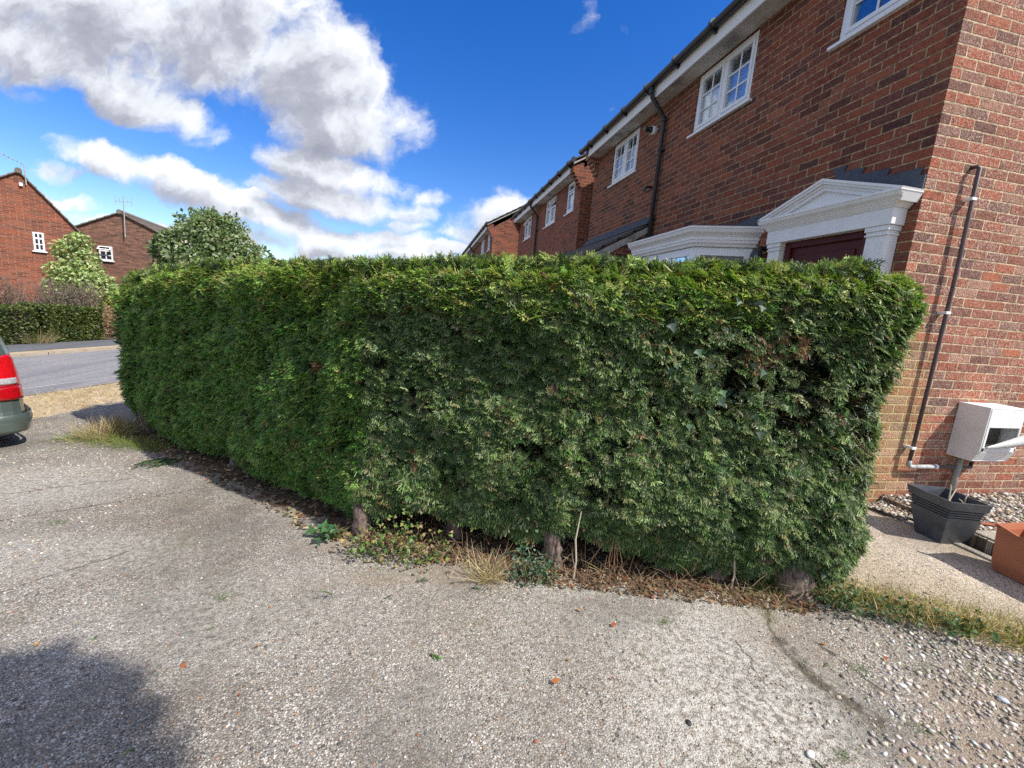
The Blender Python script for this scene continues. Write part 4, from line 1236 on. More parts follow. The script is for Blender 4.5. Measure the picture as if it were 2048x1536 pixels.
ff = [(i * 5 + j, (i + 1) * 5 + j, (i + 1) * 5 + j + 1, i * 5 + j + 1) for i in range(n) for j in range(4)]
b = MB(); b.add(fv, ff); o = b.build('hanging_flap', plain('cracked_clear_plastic', (.50, .51, .48), .3, .4, (.75, .75, .72), 40), mbx, sm=True)
so2 = o.modifiers.new('solid', 'SOLIDIFY'); so2.thickness = .006
MB().tube([(4.60, 2.665, -.945), (4.595, 2.665, -1.10), (4.585, 2.66, -1.34)], .024, 14).build('conduit', M_conduit, mbx, sm=True)

# ------------------------------------------------------------------ planter and trough
M_pl = plain('dark_grey_plastic', (.060, .066, .072), .34, .35, (.11, .12, .13), 8)
pl_ = thing('planter', (3.82, 2.22, -1.42), 'square dark grey plastic plant pot with ribbed band and dead twigs', 'plant pot')
RIM = [(3.688, 2.410), (3.640, 2.085), (3.900, 2.015), (3.955, 2.330)]
BAS = [(3.715, 2.300), (3.705, 2.130), (3.905, 2.100), (3.925, 2.290)]
def lerp4(t):
    return [tuple(np.array(b_) * (1 - t) + np.array(r_) * t) for b_, r_ in zip(BAS, RIM)]
def shrink(q4, d):
    c = np.mean(q4, 0); return [tuple(c + (np.array(p) - c) * (1 - d)) for p in q4]
b = MB()
lv = [(0, 0), (.60, 0)]
for k in range(4):
    t0 = .62 + k * .055
    lv += [(t0, 0), (t0 + .003, .075), (t0 + .028, .075), (t0 + .031, 0)]
lv += [(.86, 0), (1.0, 0), (1.0, .07), (.80, .10), (.78, .5), (.775, .99)]
zz0, zz1 = -1.42, -1.08
rings = [[(x, y, zz0 + (zz1 - zz0) * t) for x, y in shrink(lerp4(t), d)] for t, d in lv]
for r0, r1 in zip(rings[:-1], rings[1:]):
    for k in range(4):
        b.add([r0[k], r0[(k + 1) % 4], r1[(k + 1) % 4], r1[k]], [(0, 1, 2, 3)])
b.add(rings[0], [(0, 1, 2, 3)])
b.build('pot', M_pl, pl_)
tb = MB()
M_twig = plain('pale_dead_twig', (.50, .43, .32), .8)
for (x, y, dx, dy, h) in ((3.80, 2.20, .02, .03, .15), (3.80, 2.20, .07, .03, .11), (3.89, 2.16, .05, .04, .14), (3.87, 2.14, -.04, .02, .07), (3.90, 2.15, .06, -.02, .05), (3.79, 2.17, -.05, .02, .05)):
    tb.tube([(x, y, -1.16), (x + dx * .3, y + dy * .3, -1.16 + h * .45), (x + dx * .8, y + dy * .6, -1.16 + h * .8), (x + dx * 1.3, y + dy, -1.16 + h)], [.006, .005, .004, .002], 6)
tb.build('dead_stem', M_twig, pl_)
MB().prism([(x, y, -1.17) for x, y in shrink(lerp4(.7), .09)], (0, 0, .012)).build('compost', M_soil, pl_)

M_terra = plain('terracotta_plastic', (.40, .135, .065), .55, .35, (.26, .085, .045), 6)
tr_ = thing('plant_trough', (3.80, 1.5, -1.41), 'broken terracotta plastic trough with torn rim at the right edge of the path', 'plant trough')
b = MB()
a0, a1, c0, c1 = 3.65, 3.87, 1.20, 1.825
def rr(d, z): return [(a0 - d, c0 - d, z), (a1 + d, c0 - d, z), (a1 + d, c1 + d, z), (a0 - d, c1 + d, z)]
rs = [rr(-.015, -1.415), rr(0, -1.35), rr(.012, -1.13), rr(.018, -1.105), rr(.006, -1.105), rr(-.004, -1.14), rr(-.02, -1.36)]
for r0, r1 in zip(rs[:-1], rs[1:]):
    for k in range(4):
        # subdivide each side so the torn corner can be cut away
        m_ = 12
        for i in range(m_):
            A_ = [Vector(r0[k]).lerp(Vector(r0[(k + 1) % 4]), i / m_), Vector(r0[k]).lerp(Vector(r0[(k + 1) % 4]), (i + 1) / m_),
                  Vector(r1[k]).lerp(Vector(r1[(k + 1) % 4]), (i + 1) / m_), Vector(r1[k]).lerp(Vector(r1[(k + 1) % 4]), i / m_)]
            out_ = []
            for p in A_:
                if p.z > -1.2:     # torn rim near the far left corner sags
                    tcut = max(0, 1 - abs(p.y - 1.74) / .07) * max(0, 1 - abs(p.x - 3.65) / .12)
                    p = p + Vector((-.004 * tcut, 0, -.03 * tcut + .003 * math.sin(p.y * 90)))
                out_.append(tuple(p))
            b.add(out_, [(0, 1, 2, 3)])
b.add(rs[0], [(3, 2, 1, 0)]); b.add(rs[-1], [(0, 1, 2, 3)])
b.build('trough', M_terra, tr_)
MB().add([(3.64, 1.81, -1.112), (3.65, 1.845, -1.108), (3.60, 1.90, -1.122), (3.585, 1.88, -1.128)], [(0, 1, 2, 3)]).add([(3.64, 1.81, -1.118), (3.65, 1.845, -1.114), (3.60, 1.90, -1.127), (3.585, 1.88, -1.133)], [(3, 2, 1, 0)]).build('torn_rim', M_terra, tr_)
MB().tube([(3.86, 1.75, -1.10), (3.72, 1.60, -1.22), (3.70, 1.55, -1.24)], .007, 8).build('cross_bar', M_upvc, tr_)

# ------------------------------------------------------------------ car on the drive
M_paint = plain('grey_green_paint', (.13, .165, .155), .28, .12, (.10, .12, .11), 2.5, metal=.55, coat=.8)
M_tyre = plain('tyre_rubber', (.02, .02, .02), .8)
M_rimm = plain('alloy_rim', (.45, .46, .47), .35, metal=.8)
def lens_mat(name, col, rough=.12):
    m_, t, bs, out = newmat(name)
    pos, g = geo_pos(t)
    vz = t.n('ShaderNodeTexVoronoi'); t.L.new(pos, vz.inputs['Vector']); vz.inputs['Scale'].default_value = 70
    t.L.new(t.mix(t.sm(vz.outputs['Distance'], .2, .7), col, tuple(c * .7 for c in col)), bs.inputs['Base Color'])
    bs.inputs['Roughness'].default_value = rough; bs.inputs['Coat Weight'].default_value = 1; bs.inputs['Coat Roughness'].default_value = .03
    return m_
M_red = lens_mat('red_lens', (.62, .008, .014)); M_clear = lens_mat('clear_lens', (.42, .42, .44)); M_redd = lens_mat('deep_red_lens', (.42, .004, .010))
M_cglass = plain('car_glass', (.03, .045, .045), .06, .02, spec=.8, coat=1)
hd = Vector((-.73, .68, 0)).normalized(); lf_ = Vector((-hd.y, hd.x, 0))      # heading, left
CRc = Vector((-3.84, 5.06, 0)); zc = -1.765
HW = .80
cc = CRc + lf_ * HW
def hw(h): return float(np.interp(h, [.15, .3, .5, .75, .93, 1.16, 1.38, 1.46, 1.50], [.77, .80, .795, .775, .755, .705, .62, .55, .40]))
def yr(h): return float(np.interp(h, [.15, .3, .36, .5, .93, 1.16, 1.38, 1.46, 1.50], [.02, .0, .03, .06, .12, .22, .34, .44, .62]))
def yfr(h): return float(np.interp(h, [.15, .3, .55, .72, .80, .86, 1.0, 1.2, 1.38, 1.46, 1.50], [3.9, 4.0, 3.98, 3.9, 3.5, 3.1, 2.85, 2.5, 2.2, 1.9, 1.6]))
def outline(h, t, off=0.0):
    """closed plan outline at height h; t in 0..4: rear, left, front, right sides with round corners"""
    w_ = hw(h); a = yr(h); c = yfr(h); n_ = 9.0
    ang = t / 4 * 2 * math.pi
    ca, sa = math.cos(ang), math.sin(ang)
    r_ = (abs(ca) ** n_ + abs(sa) ** n_) ** (-1 / n_)
    lx, ly = sa * r_, -ca * r_          # t=0 rear centre, t=1 left side
    L = (c - a) / 2
    # tighter corner radius lengthwise: remap
    ly2 = math.copysign(1 - (1 - abs(ly)) * min(1.0, 1.6 / L * .62), ly) if abs(ly) > .75 else ly * (1 - .25 * min(1.0, 1.6 / L * .62)) / .75
    x_ = lx * (w_ + off); y_ = (a + c) / 2 + ly2 * (L + off)
    p = cc + lf_ * x_ + hd * y_
    return (p.x, p.y, zc + h)
car = thing('parked_car', (cc.x + hd.x * 2, cc.y + hd.y * 2, zc), 'grey green estate car parked on the drive with its rear right light showing', 'car')
b = MB()
hs = [.15, .22, .3, .34, .38, .5, .62, .72, .76, .80, .84, .88, .93, 1.0, 1.08, 1.16, 1.24, 1.32, 1.38, 1.42, 1.46, 1.49, 1.50]
NTc = 96
ringsc = [[outline(h, 4 * k / NTc) for k in range(NTc)] for h in hs]
for r0, r1 in zip(ringsc[:-1], ringsc[1:]):
    for k in range(NTc):
        b.add([r0[k], r0[(k + 1) % NTc], r1[(k + 1) % NTc], r1[k]], [(0, 1, 2, 3)])
b.add(ringsc[-1], [tuple(range(NTc))]); b.add(ringsc[0], [tuple(range(NTc))[::-1]])
bo = b.build('body', M_paint, car, sm=True)
def cpatch(name, mat, hs_, tf, off, parent, m_=14, thick=0):
    b_ = MB(); grid = []
    for h in hs_:
        t0, t1 = tf(h)
        grid.append([outline(h, (t0 + (t1 - t0) * i / m_) % 4, off) for i in range(m_ + 1)])
    V = [p for r_ in grid for p in r_]
    b_.add(V, [(r * (m_ + 1) + i, r * (m_ + 1) + i + 1, (r + 1) * (m_ + 1) + i + 1, (r + 1) * (m_ + 1) + i) for r in range(len(grid) - 1) for i in range(m_)])
    o_ = b_.build(name, mat, parent, sm=True)
    if thick:
        s_ = o_.modifiers.new('solid', 'SOLIDIFY'); s_.thickness = thick; s_.offset = 0
    return o_
# rear right corner is at t about 3.5
for side in (1, -1):
    def tl(h, s=side):
        a_ = float(np.interp(h, [.49, .75, .93], [3.44, 3.455, 3.49])); c_ = float(np.interp(h, [.49, .62, .75, .84, .90, .93], [3.605, 3.612, 3.618, 3.60, 3.565, 3.53]))
        return (a_, c_) if s > 0 else (4 - c_, 4 - a_)
    def ti(h, s=side):
        a_ = 3.500; c_ = float(np.interp(h, [.62, .70, .735], [3.60, 3.60, 3.56]))
        return (a_, c_) if s > 0 else (4 - c_, 4 - a_)
    lp = cpatch('tail_light', M_red, np.linspace(.62, .93, 12), tl, .012, car, thick=.006)
    cpatch('clear_lens', M_clear, np.linspace(.645, .705, 5), ti, .017, lp, thick=.006)
    cpatch('lower_lens', M_redd, np.linspace(.49, .62, 5), tl, .012, lp, thick=.006)
cpatch('rear_bumper', M_paint, [.17, .20, .26, .31, .345, .35], lambda h: (3.22, 4.78), .035, car, 40, .01)
cpatch('rear_window', M_cglass, np.linspace(.95, 1.34, 8), lambda h: (3.64, 4.36), .004, car, 24)
for s in (0, 1):
    for (ta, tb_) in ((.66, .94), (.98, 1.22), (1.26, 1.42)):
        cpatch('side_window', M_cglass, np.linspace(.95, 1.33, 6), (lambda h, a_=ta, c_=tb_: (a_, c_)) if s == 0 else (lambda h, a_=ta, c_=tb_: (4 - c_, 4 - a_)), .004, car, 10)
cpatch('windscreen', M_cglass, np.linspace(.90, 1.36, 8), lambda h: (1.68, 2.32), .004, car, 16)
for tt in (3.62, 4.38):
    cpatch('tailgate_gap', M_tyre, np.linspace(.36, 1.40, 20), lambda h, a_=tt: (a_ - .006, a_ + .006), .003, car, 1)
cpatch('bumper_sensor', M_tyre, [.27, .285], lambda h: (3.62, 3.636), .042, car, 2)
def wheel(lx, ly):
    c = cc + lf_ * lx + hd * ly
    b_ = MB(); prof = [(-.085, .24), (-.09, .285), (-.07, .305), (0, .31), (.07, .305), (.09, .285), (.085, .24)]
    V = []; seg = 36
    for (o_, r_) in prof:
        for k in range(seg):
            a = 2 * math.pi * k / seg
            p = c + lf_ * o_ + hd * (r_ * math.cos(a)); V.append((p.x, p.y, zc + .31 + r_ * math.sin(a)))
    n_ = len(prof)
    b_.add(V, [(i * seg + k, i * seg + (k + 1) % seg, (i + 1) * seg + (k + 1) % seg, (i + 1) * seg + k) for i in range(n_ - 1) for k in range(seg)])
    wo_ = b_.build('wheel', M_tyre, car, sm=True)
    r2 = MB(); 
    for sg in (-1, 1):
        p = c + lf_ * (sg * .06)
        r2.tube([tuple(p - lf_ * .01 + Vector((0, 0, zc + .31))), tuple(p + lf_ * .01 + Vector((0, 0, zc + .31)))], .235, 24)
    r2.build('rim', M_rimm, wo_)
for (lx, ly) in ((-.66, .62), (.66, .62), (-.66, 3.1), (.66, 3.1)):
    wheel(lx, ly)

# ------------------------------------------------------------------ plants in general
def leaf_mass(name, parent, centers, radii, n, size, cols, mat=None, tmpl=LEAF, shell=.55, zmin=None, jit=.2, gapn=2.2, up=0.3):
    centers = np.array(centers, float); radii = np.array(radii, float)
    if radii.ndim == 1: radii = np.stack([radii] * 3, 1)
    vol = radii.prod(1); ii = RNG.choice(len(centers), n, p=vol / vol.sum())
    d = rdir(n); r_ = shell + (1 - shell) * RNG.random(n) ** .6
    P = centers[ii] + d * radii[ii] * r_[:, None]
    P += (.20 * radii[ii].mean(1) * fnoise(P, 5 / max(radii.mean(), .2), 31))[:, None] * d
    keep = fnoise(P, gapn * 3 / max(radii.mean(), .3), 17) > -.95
    if zmin is not None: keep &= P[:, 2] > zmin
    P = P[keep]; d = d[keep]; m_ = len(P)
    ax = d * .5 + rdir(m_) * .8 + np.array([0, 0, -up * .6])
    nr = d * .6 + rdir(m_) * .7 + np.array([0, 0, up])
    v_, f_, c_ = scatter(tmpl, P, ax, nr, size * RNG.uniform(.6, 1.3, m_), pick(cols, m_, jit))
    return link(name, npmesh(name, v_, f_, c_), mat or M_leaf, parent)
def branches(parent, base, tips, r0, mat):
    b = MB()
    for t in tips:
        B_ = Vector(base); T_ = Vector(t)
        mid = B_.lerp(T_, .5) + Vector(RNG.normal(0, .06 * (T_ - B_).length, 3))
        b.tube([B_, B_.lerp(mid, .5) + Vector(RNG.normal(0, .01, 3)), mid, T_], [r0, r0 * .75, r0 * .5, r0 * .15], 7)
    return b.build('trunk', mat, parent, sm=True)

# round tree behind the hedge
tz = -1.79
t1 = thing('round_tree', (-7.9, 18.3, tz), 'round bushy broadleaf tree with glossy leaves rising behind the left end of the hedge', 'tree')
cen = [(-9.15, 18.1, 1.25), (-6.35, 18.4, 1.15), (-7.9, 18.3, 1.5), (-8.7, 18.1, 1.2), (-7.1, 18.2, 1.15), (-8.3, 18.6, 1.95), (-7.4, 18.5, 1.9), (-6.6, 18.3, .6), (-9.0, 18.2, .5), (-7.9, 17.8, .6), (-7.8, 18.3, 2.15), (-6.3, 18.3, .2)]
rdi = [.5, .5, 1.05, .8, .85, .7, .75, .7, .6, 1.0, .62, .55]
leaf_mass('crown', t1, cen, rdi, 17000, .15, [(.13, .19, .07), (.18, .25, .10), (.26, .31, .16), (.08, .12, .045), (.36, .40, .26)], shell=.5)
tr0 = branches(t1, (-7.9, 18.3, tz - .05), [(-7.9, 18.3, 2.2), (-8.6, 18.2, 1.5), (-7.2, 18.2, 1.5), (-6.6, 18.3, .8), (-8.9, 18.3, .7), (-7.9, 17.7, .9)], .13, M_bark)

# yellow-green climber between the far houses
t2 = thing('flowering_shrub', (-13.9, 21.0, -1.79), 'pale yellow green shrub climbing the brick wall between the two far houses', 'shrub')
leaf_mass('crown', t2, [(-14.3, 21.2, .9), (-13.85, 21.2, 1.25), (-13.6, 21.1, .6), (-14.4, 21.1, .1), (-13.5, 21, -.1), (-13.1, 20.9, -.5), (-14.2, 21, -.6)],
          [(.46, .4, .5), (.36, .36, .45), (.42, .4, .5), (.55, .5, .5), (.55, .5, .5), (.6, .5, .6), (.8, .5, .8)], 6500, .15, [(.42, .48, .22), (.30, .38, .14), (.18, .25, .07), (.52, .56, .32)], shell=.4)
branches(t2, (-13.9, 21, -1.82), [(-14.3, 21.2, .9), (-13.6, 21.1, .9), (-13.2, 21, -.2)], .07, M_bark)

# bare grey-brown bushes behind the far hedge
def bush(name, label, cat, x, y, w_, h, n, cols, size, tmpl, group=None, nbl=4, twigs=0, zb=-1.80, mat=None):
    t = thing(name, (x, y, zb), label, cat, group)
    cs = []; rs_ = []
    for k in range(nbl):
        a = (k + .5) / nbl - .5
        px_, py_ = x + RU[0] * a * w_ * .8, y + RU[1] * a * w_ * .8
        hh = h * (1 - .35 * abs(a)) * RNG.uniform(.85, 1.05)
        cs.append((px_, py_, zb + hh * .52)); rs_.append((w_ / nbl * .85, w_ / nbl * .85, hh * .5))
    leaf_mass('foliage', t, cs, rs_, n, size, cols, tmpl=tmpl, shell=.3, mat=mat)
    if twigs:
        b_ = MB()
        for k in range(twigs):
            a = RNG.uniform(-.5, .5); X_, Y_ = x + RU[0] * a * w_ * .8, y + RU[1] * a * w_ * .8
            t_ = Vector((X_ + RNG.normal(0, .25), Y_ + RNG.normal(0, .25), zb + h * RNG.uniform(.75, 1.08)))
            B_ = Vector((X_, Y_, zb - .02)); m2 = B_.lerp(t_, .5) + Vector(RNG.normal(0, .06, 3))
            b_.tube([B_, m2, t_], [.014, .009, .003], 5)
        b_.build('stem', M_twig2, t)
    return t
M_twig2 = plain('grey_brown_twigs', (.20, .14, .11), .9)
GB = [(.16, .12, .10), (.22, .18, .15), (.13, .13, .09), (.26, .20, .19), (.10, .10, .06)]
bush('bare_bush', 'grey brown twiggy bush behind the far hedge, left one against the brick house', 'bush', -11.7, 14.2, 2.4, 1.72, 6500, GB, .07, LEAFN, nbl=5, twigs=140)
bush('bare_bush', 'grey green twiggy bush behind the right part of the far hedge', 'bush', -10.95, 16.2, 2.2, 1.62, 6500, GB + [(.16, .18, .14)], .07, LEAFN, nbl=5, twigs=140)
bush('yellow_shrub', 'small shrub with yellow green leaves beside the near end of the big hedge', 'shrub', -10.25, 16.9, 1.0, 1.35, 2200, [(.20, .24, .05), (.30, .30, .08), (.10, .14, .03)], .10, LEAF, nbl=3)
bush('dry_shrub', 'dry brown shrub at the right end of the low far hedge', 'shrub', -9.35, 15.3, 1.1, 1.05, 3800, [(.36, .24, .14), (.46, .32, .20), (.26, .16, .09)], .06, LEAFN, nbl=3, twigs=30)
# clipped low hedges across the road
def box_hedge(label, s0, s1, d0, d1, z1a, z1b, n, cols):
    mid = RU * (s0 + s1) / 2 + RN * (d0 + d1) / 2
    t = thing('box_hedge', (mid[0], mid[1], -1.79), label, 'hedge', None)
    k = n; f = RNG.random(k)
    s = RNG.uniform(s0, s1, k); d = RNG.uniform(d0, d1, k); z = RNG.random(k)
    which = RNG.choice(5, k, p=[.42, .25, .12, .12, .09])
    d[which == 0] = d0; z[which == 1] = 1; s[which == 2] = s0; s[which == 3] = s1; d[which == 4] = d1
    zt = z1a + (z1b - z1a) * (s - s0) / (s1 - s0)
    P = np.column_stack([s[:, None] * RU + d[:, None] * RN, -1.78 + (zt + 1.78) * z])
    nn = np.zeros((k, 3)); nn[which == 0, :2] = -RN; nn[which == 4, :2] = RN; nn[which == 2, :2] = -RU; nn[which == 3, :2] = RU; nn[which == 1, 2] = 1
    P += nn * (.05 * fnoise(P, 5, 3) - np.abs(RNG.normal(0, .03, k)))[:, None]
    v_, f_, c_ = scatter(LEAF, P, nn * .5 + rdir(k) * .8, nn * .5 + rdir(k), .062 * RNG.uniform(.6, 1.3, k), pick(cols, k, .25))
    link('foliage', npmesh('foliage', v_, f_, c_), M_leaf, t)
    i_ = .07
    a, b_, c2, e = [RU * s_ + RN * d_ for s_, d_ in ((s0 + i_, d0 + i_), (s1 - i_, d0 + i_), (s1 - i_, d1 - i_), (s0 + i_, d1 - i_))]
    m_ = MB(); m_.add([(*a, -1.82), (*b_, -1.82), (*c2, -1.82), (*e, -1.82), (*a, z1a - .08), (*b_, z1b - .08), (*c2, z1b - .08), (*e, z1a - .08)],
                      [(0, 1, 2, 3), (4, 5, 6, 7), (0, 1, 5, 4), (1, 2, 6, 5), (2, 3, 7, 6), (3, 0, 4, 7)])
    m_.build('shade_core', M_core, t)  # near-black fill for the shade inside the low hedge
YEW = [(.055, .090, .022), (.080, .120, .028), (.12, .15, .035), (.035, .060, .018), (.17, .18, .06)]
def sof(x, y): return x * RU[0] + y * RU[1]
box_hedge('low clipped green hedge across the road, left part sloping down behind the car', sof(-10.9, 9.2), sof(-9.62, 13.08), 13.62, 14.55, -.62, -.93, 11000, YEW)
box_hedge('low clipped green hedge across the road, squared part right of the gap', sof(-9.57, 13.25), sof(-9.09, 14.52), 13.60, 14.5, -.88, -.90, 9000, YEW)
# dry tufts at the foot of the low hedge, by the gap
def tuft(name, label, cat, x, y, z, r, h, n, cols, kind=None, group=None, spread=.5):
    a = RNG.uniform(0, 6.283, n); rr_ = r * np.sqrt(RNG.random(n))
    P = np.column_stack([x + rr_ * np.cos(a), y + rr_ * np.sin(a), np.full(n, z)])
    ax = np.column_stack([np.cos(a) * spread, np.sin(a) * spread, np.ones(n)]) + rdir(n) * .35 * (1 + spread)
    ax[:, 2] = np.abs(ax[:, 2])
    v_, f_, c_ = scatter(TBLADE, P, ax, rdir(n) + np.column_stack([np.cos(a), np.sin(a), np.zeros(n)]), h * RNG.uniform(.5, 1.2, n), pick(cols, n, .2))
    o_ = link(name, npmesh(name, v_, f_, c_), M_straw)
    tag(o_, label, cat, group, kind)
    return o_
STRAW = [(.46, .36, .21), (.56, .46, .30), (.34, .25, .14), (.38, .30, .17)]
tuft('dry_weed', 'straw coloured weeds in the gap between the two low hedges', 'weed', -9.62, 13.05, -1.79, .28, .35, 260, STRAW + [(.2, .24, .08)])

# ------------------------------------------------------------------ far houses on the left
def gable_house(name, label, yw, xl, xr, zl, zr_, xa, za, depth, mat, roofm, wins, zg=-1.82, turn=0):
    t = thing(name, (xa, yw, zg), label, 'house')
    t.rotation_euler = (0, 0, rad(turn))
    w_ = MB()
    w_.prism([(xl, yw, zg), (xr, yw, zg), (xr, yw, zr_), (xa, yw, za), (xl, yw, zl)], (0, depth, 0))
    w_.build('wall', mat, t)
    r = MB()
    def pl2(x0_, z0_, x1_, z1_):
        d = Vector((x1_ - x0_, 0, z1_ - z0_)).normalized(); up = Vector((-d.z, 0, d.x)); up = up if up.z > 0 else -up
        k = max(3, int(math.hypot(x1_ - x0_, z1_ - z0_) / .33))
        for i in range(k):
            a = Vector((x0_, 0, z0_)).lerp(Vector((x1_, 0, z1_)), i / k); b_ = Vector((x0_, 0, z0_)).lerp(Vector((x1_, 0, z1_)), min((i + 1.15) / k, 1))
            r.prism([(a.x, yw - .1, a.z + .002), (a.x + up.x * .06, yw - .1, a.z + up.z * .06), (b_.x + up.x * .03, yw - .1, b_.z + up.z * .03), (b_.x, yw - .1, b_.z + .002)], (0, depth + .2, 0))
    s1 = (za - zr_) / (xa - xr); s2 = (za - zl) / (xa - xl)
    pl2(xr + .18, zr_ + s1 * .18, xa, za); pl2(xl - .2, zl - s2 * .2, xa, za)
    ro = r.build('roof', roofm, t)
    MB().tube([(xa, yw - .11, za + .05), (xa, yw + depth + .1, za + .05)], .11, 10).build('ridge_tile', roofm, ro)
    for (a, b_, c_, e, opn) in wins:
        f = MB(); fw = .06; yy = yw - .03
        f.box((a, yy, c_), (a + fw, yy + .028, e)).box((b_ - fw, yy, c_), (b_, yy + .028, e)).box((a + fw, yy, c_), (b_ - fw, yy + .028, c_ + fw)).box((a + fw, yy, e - fw), (b_ - fw, yy + .028, e))
        xm_ = (a + b_) / 2
        f.box((xm_ - .022, yy - .002, c_ + fw), (xm_ + .022, yy + .025, e - fw))
        zs = [c_ + (e - c_) * q_ for q_ in (.36, .68)] 
        for i, z in enumerate(zs):
            f.box((a + fw, yy - .004, z - (.02 if i == 0 else .035)), (b_ - fw, yy + .022, z + (.02 if i == 0 else .035)))
        fo_ = f.build('window', M_upvc, t)
        MB().box((a + .01, yy + .012, c_ + .01), (b_ - .01, yy + .018, e - .01)).build('pane', M_dark, fo_)
        MB().box((a - .06, yy - .05, c_ - .05), (b_ + .06, yy + .026, c_ - .002)).build('sill', M_upvc, fo_)
        if opn:
            rot = Matrix.Rotation(rad(-52), 3, 'X'); v_ = MB(); q_ = e - .01; z0_ = c_ + (e - c_) * .62
            for bx in (((a, yy - .02, z0_), (a + fw, yy, q_)), ((b_ - fw, yy - .02, z0_), (b_, yy, q_)), ((a + fw, yy - .02, z0_), (b_ - fw, yy, z0_ + .05)), ((a + fw, yy - .02, q_ - .05), (b_ - fw, yy, q_))):
                v_.box(*bx, rot=rot, piv=(a, yy - .02, q_))
            v_.build('open_vent', M_upvc, fo_)
    return t
HL = gable_house('brick_house', 'red brick house at the left edge with a steep tiled gable and small white window', 22.5, -20.2, -15.08, 1.4, 2.0, -16.6, 3.97, 8, M_far, M_tile2, [(-16.40, -16.08, .87, 1.64, False)], turn=37)
HM = gable_house('brick_house', 'brown brick gabled house with a propped open white window and roof aerial', 25.5, -17.6, -12.2, 1.72, 1.85, -14.85, 3.14, 9, M_far2, M_tile2, [(-15.77, -15.25, .80, 1.48, True)], turn=10)
ae = MB().tube([(-14.66, 25.36, 2.0), (-14.62, 25.36, 3.92)], .022, 8)
ae.tube([(-14.95, 25.36, 3.66), (-14.28, 25.36, 3.72)], .012, 6)
for k in range(5):
    x = -14.93 + k * .155
    ae.tube([(x, 25.36, 3.48 if k % 2 == 0 else 3.58), (x, 25.36, 3.92 if k % 2 == 0 else 3.80)], .010, 5)
ae.build('aerial', M_galv, HM)
ae = MB().tube([(-16.42, 22.42, 3.5), (-16.42, 22.42, 4.28)], .022, 8).tube([(-17.2, 22.42, 4.62), (-16.42, 22.42, 4.28)], .014, 6)
for k in range(7):
    x = -17.15 + k * .11; z = 4.60 - k * .048
    ae.tube([(x, 22.22, z), (x, 22.62, z)], .008, 5)
ae.build('aerial', M_galv, HL)
MB().box((-16.62, 22.40, 3.42), (-16.52, 22.498, 3.55)).build('alarm_box', M_upvc, HL)

# ------------------------------------------------------------------ small things on the ground
def stones(name, label, cat, n, sampler, smin, smax, cols, zf, kind='stuff', flat=.55):
    ico = bmesh.new(); bmesh.ops.create_icosphere(ico, subdivisions=1, radius=1.0)
    tv = np.array([v_.co[:] for v_ in ico.verts]); tf = np.array([[v_.index for v_ in f.verts] for f in ico.faces]); ico.free()
    P = sampler(n); n = len(P)
    sc = (smin + (smax - smin) * RNG.random(n) ** 2.2)
    ax = rdir(n); ax[:, 2] *= .2; nr = np.tile([0, 0, 1.], (n, 1)) + rdir(n) * .25
    axu, bi, nn = frame(ax, nr)
    el = RNG.uniform(.55, .95, n)
    tvn = tv * (1 + RNG.normal(0, .10, (len(tv), 1)))
    V = P[:, None, :2]
    z = zf(P[:, 0], P[:, 1])
    base = np.column_stack([P[:, :2], z + sc * flat * .25])
    V = base[:, None] + sc[:, None, None] * (tvn[None, :, 0:1] * axu[:, None] + tvn[None, :, 1:2] * bi[:, None] * el[:, None, None] + tvn[None, :, 2:3] * nn[:, None] * flat)
    V = V + RNG.normal(0, 1, V.shape) * sc[:, None, None] * .07
    Fq = (tf[None] + (np.arange(n) * len(tv))[:, None, None]).reshape(-1, 3)
    col = np.repeat(pick(cols, n, .15), len(tv), 0)
    o_ = link(name, npmesh(name, V.reshape(-1, 3), Fq, col), M_stone)
    return tag(o_, label, cat, None, kind)
def stone_mat():
    m_, t, bs, out = newmat('stone')
    at = t.n('ShaderNodeAttribute'); at.attribute_name = 'col'
    pos, g = geo_pos(t)
    nz = t.noise(pos, 120, 4, .6)
    t.L.new(t.mix(t.m('MULTIPLY', nz, .6), at.outputs['Color'], t.mix(1.0, at.outputs['Color'], (.5, .48, .45), 'MULTIPLY')), bs.inputs['Base Color'])
    bs.inputs['Roughness'].default_value = .75
    return m_
M_stone = stone_mat()
PEB = [(.50, .43, .34), (.62, .57, .50), (.36, .28, .20), (.30, .28, .26), (.72, .69, .64), (.44, .34, .24), (.14, .14, .15), (.34, .19, .12)]
def box_s(x0_, x1_, y0_, y1_, cond=None):
    def f(n):
        P = np.column_stack([RNG.uniform(x0_, x1_, n), RNG.uniform(y0_, y1_, n), np.zeros(n)])
        return P[cond(P[:, 0], P[:, 1])] if cond is not None else P
    return f
stones('gravel', 'loose mixed gravel in the bed against the gable', 'gravel', 6500, box_s(3.93, 6.2, 1.3, 2.71, lambda x, y: ~((x < 4.82) & (y < 2.07) & (y > .98)) & ~((x < 4.0) & (y < 2.4) & (RNG.random(len(x)) < .8))), .009, .026, PEB, lambda x, y: np.full(len(x), -1.322))
stones('gravel', 'gravel spilling over the edge of the path beside the wall foot', 'gravel', 700, box_s(3.62, 4.0, 2.42, 2.70, lambda x, y: x > 3.70 + (2.7 - y) * .3), .008, .02, PEB, lambda x, y: -1.41 + (x - 3.62) * .16)
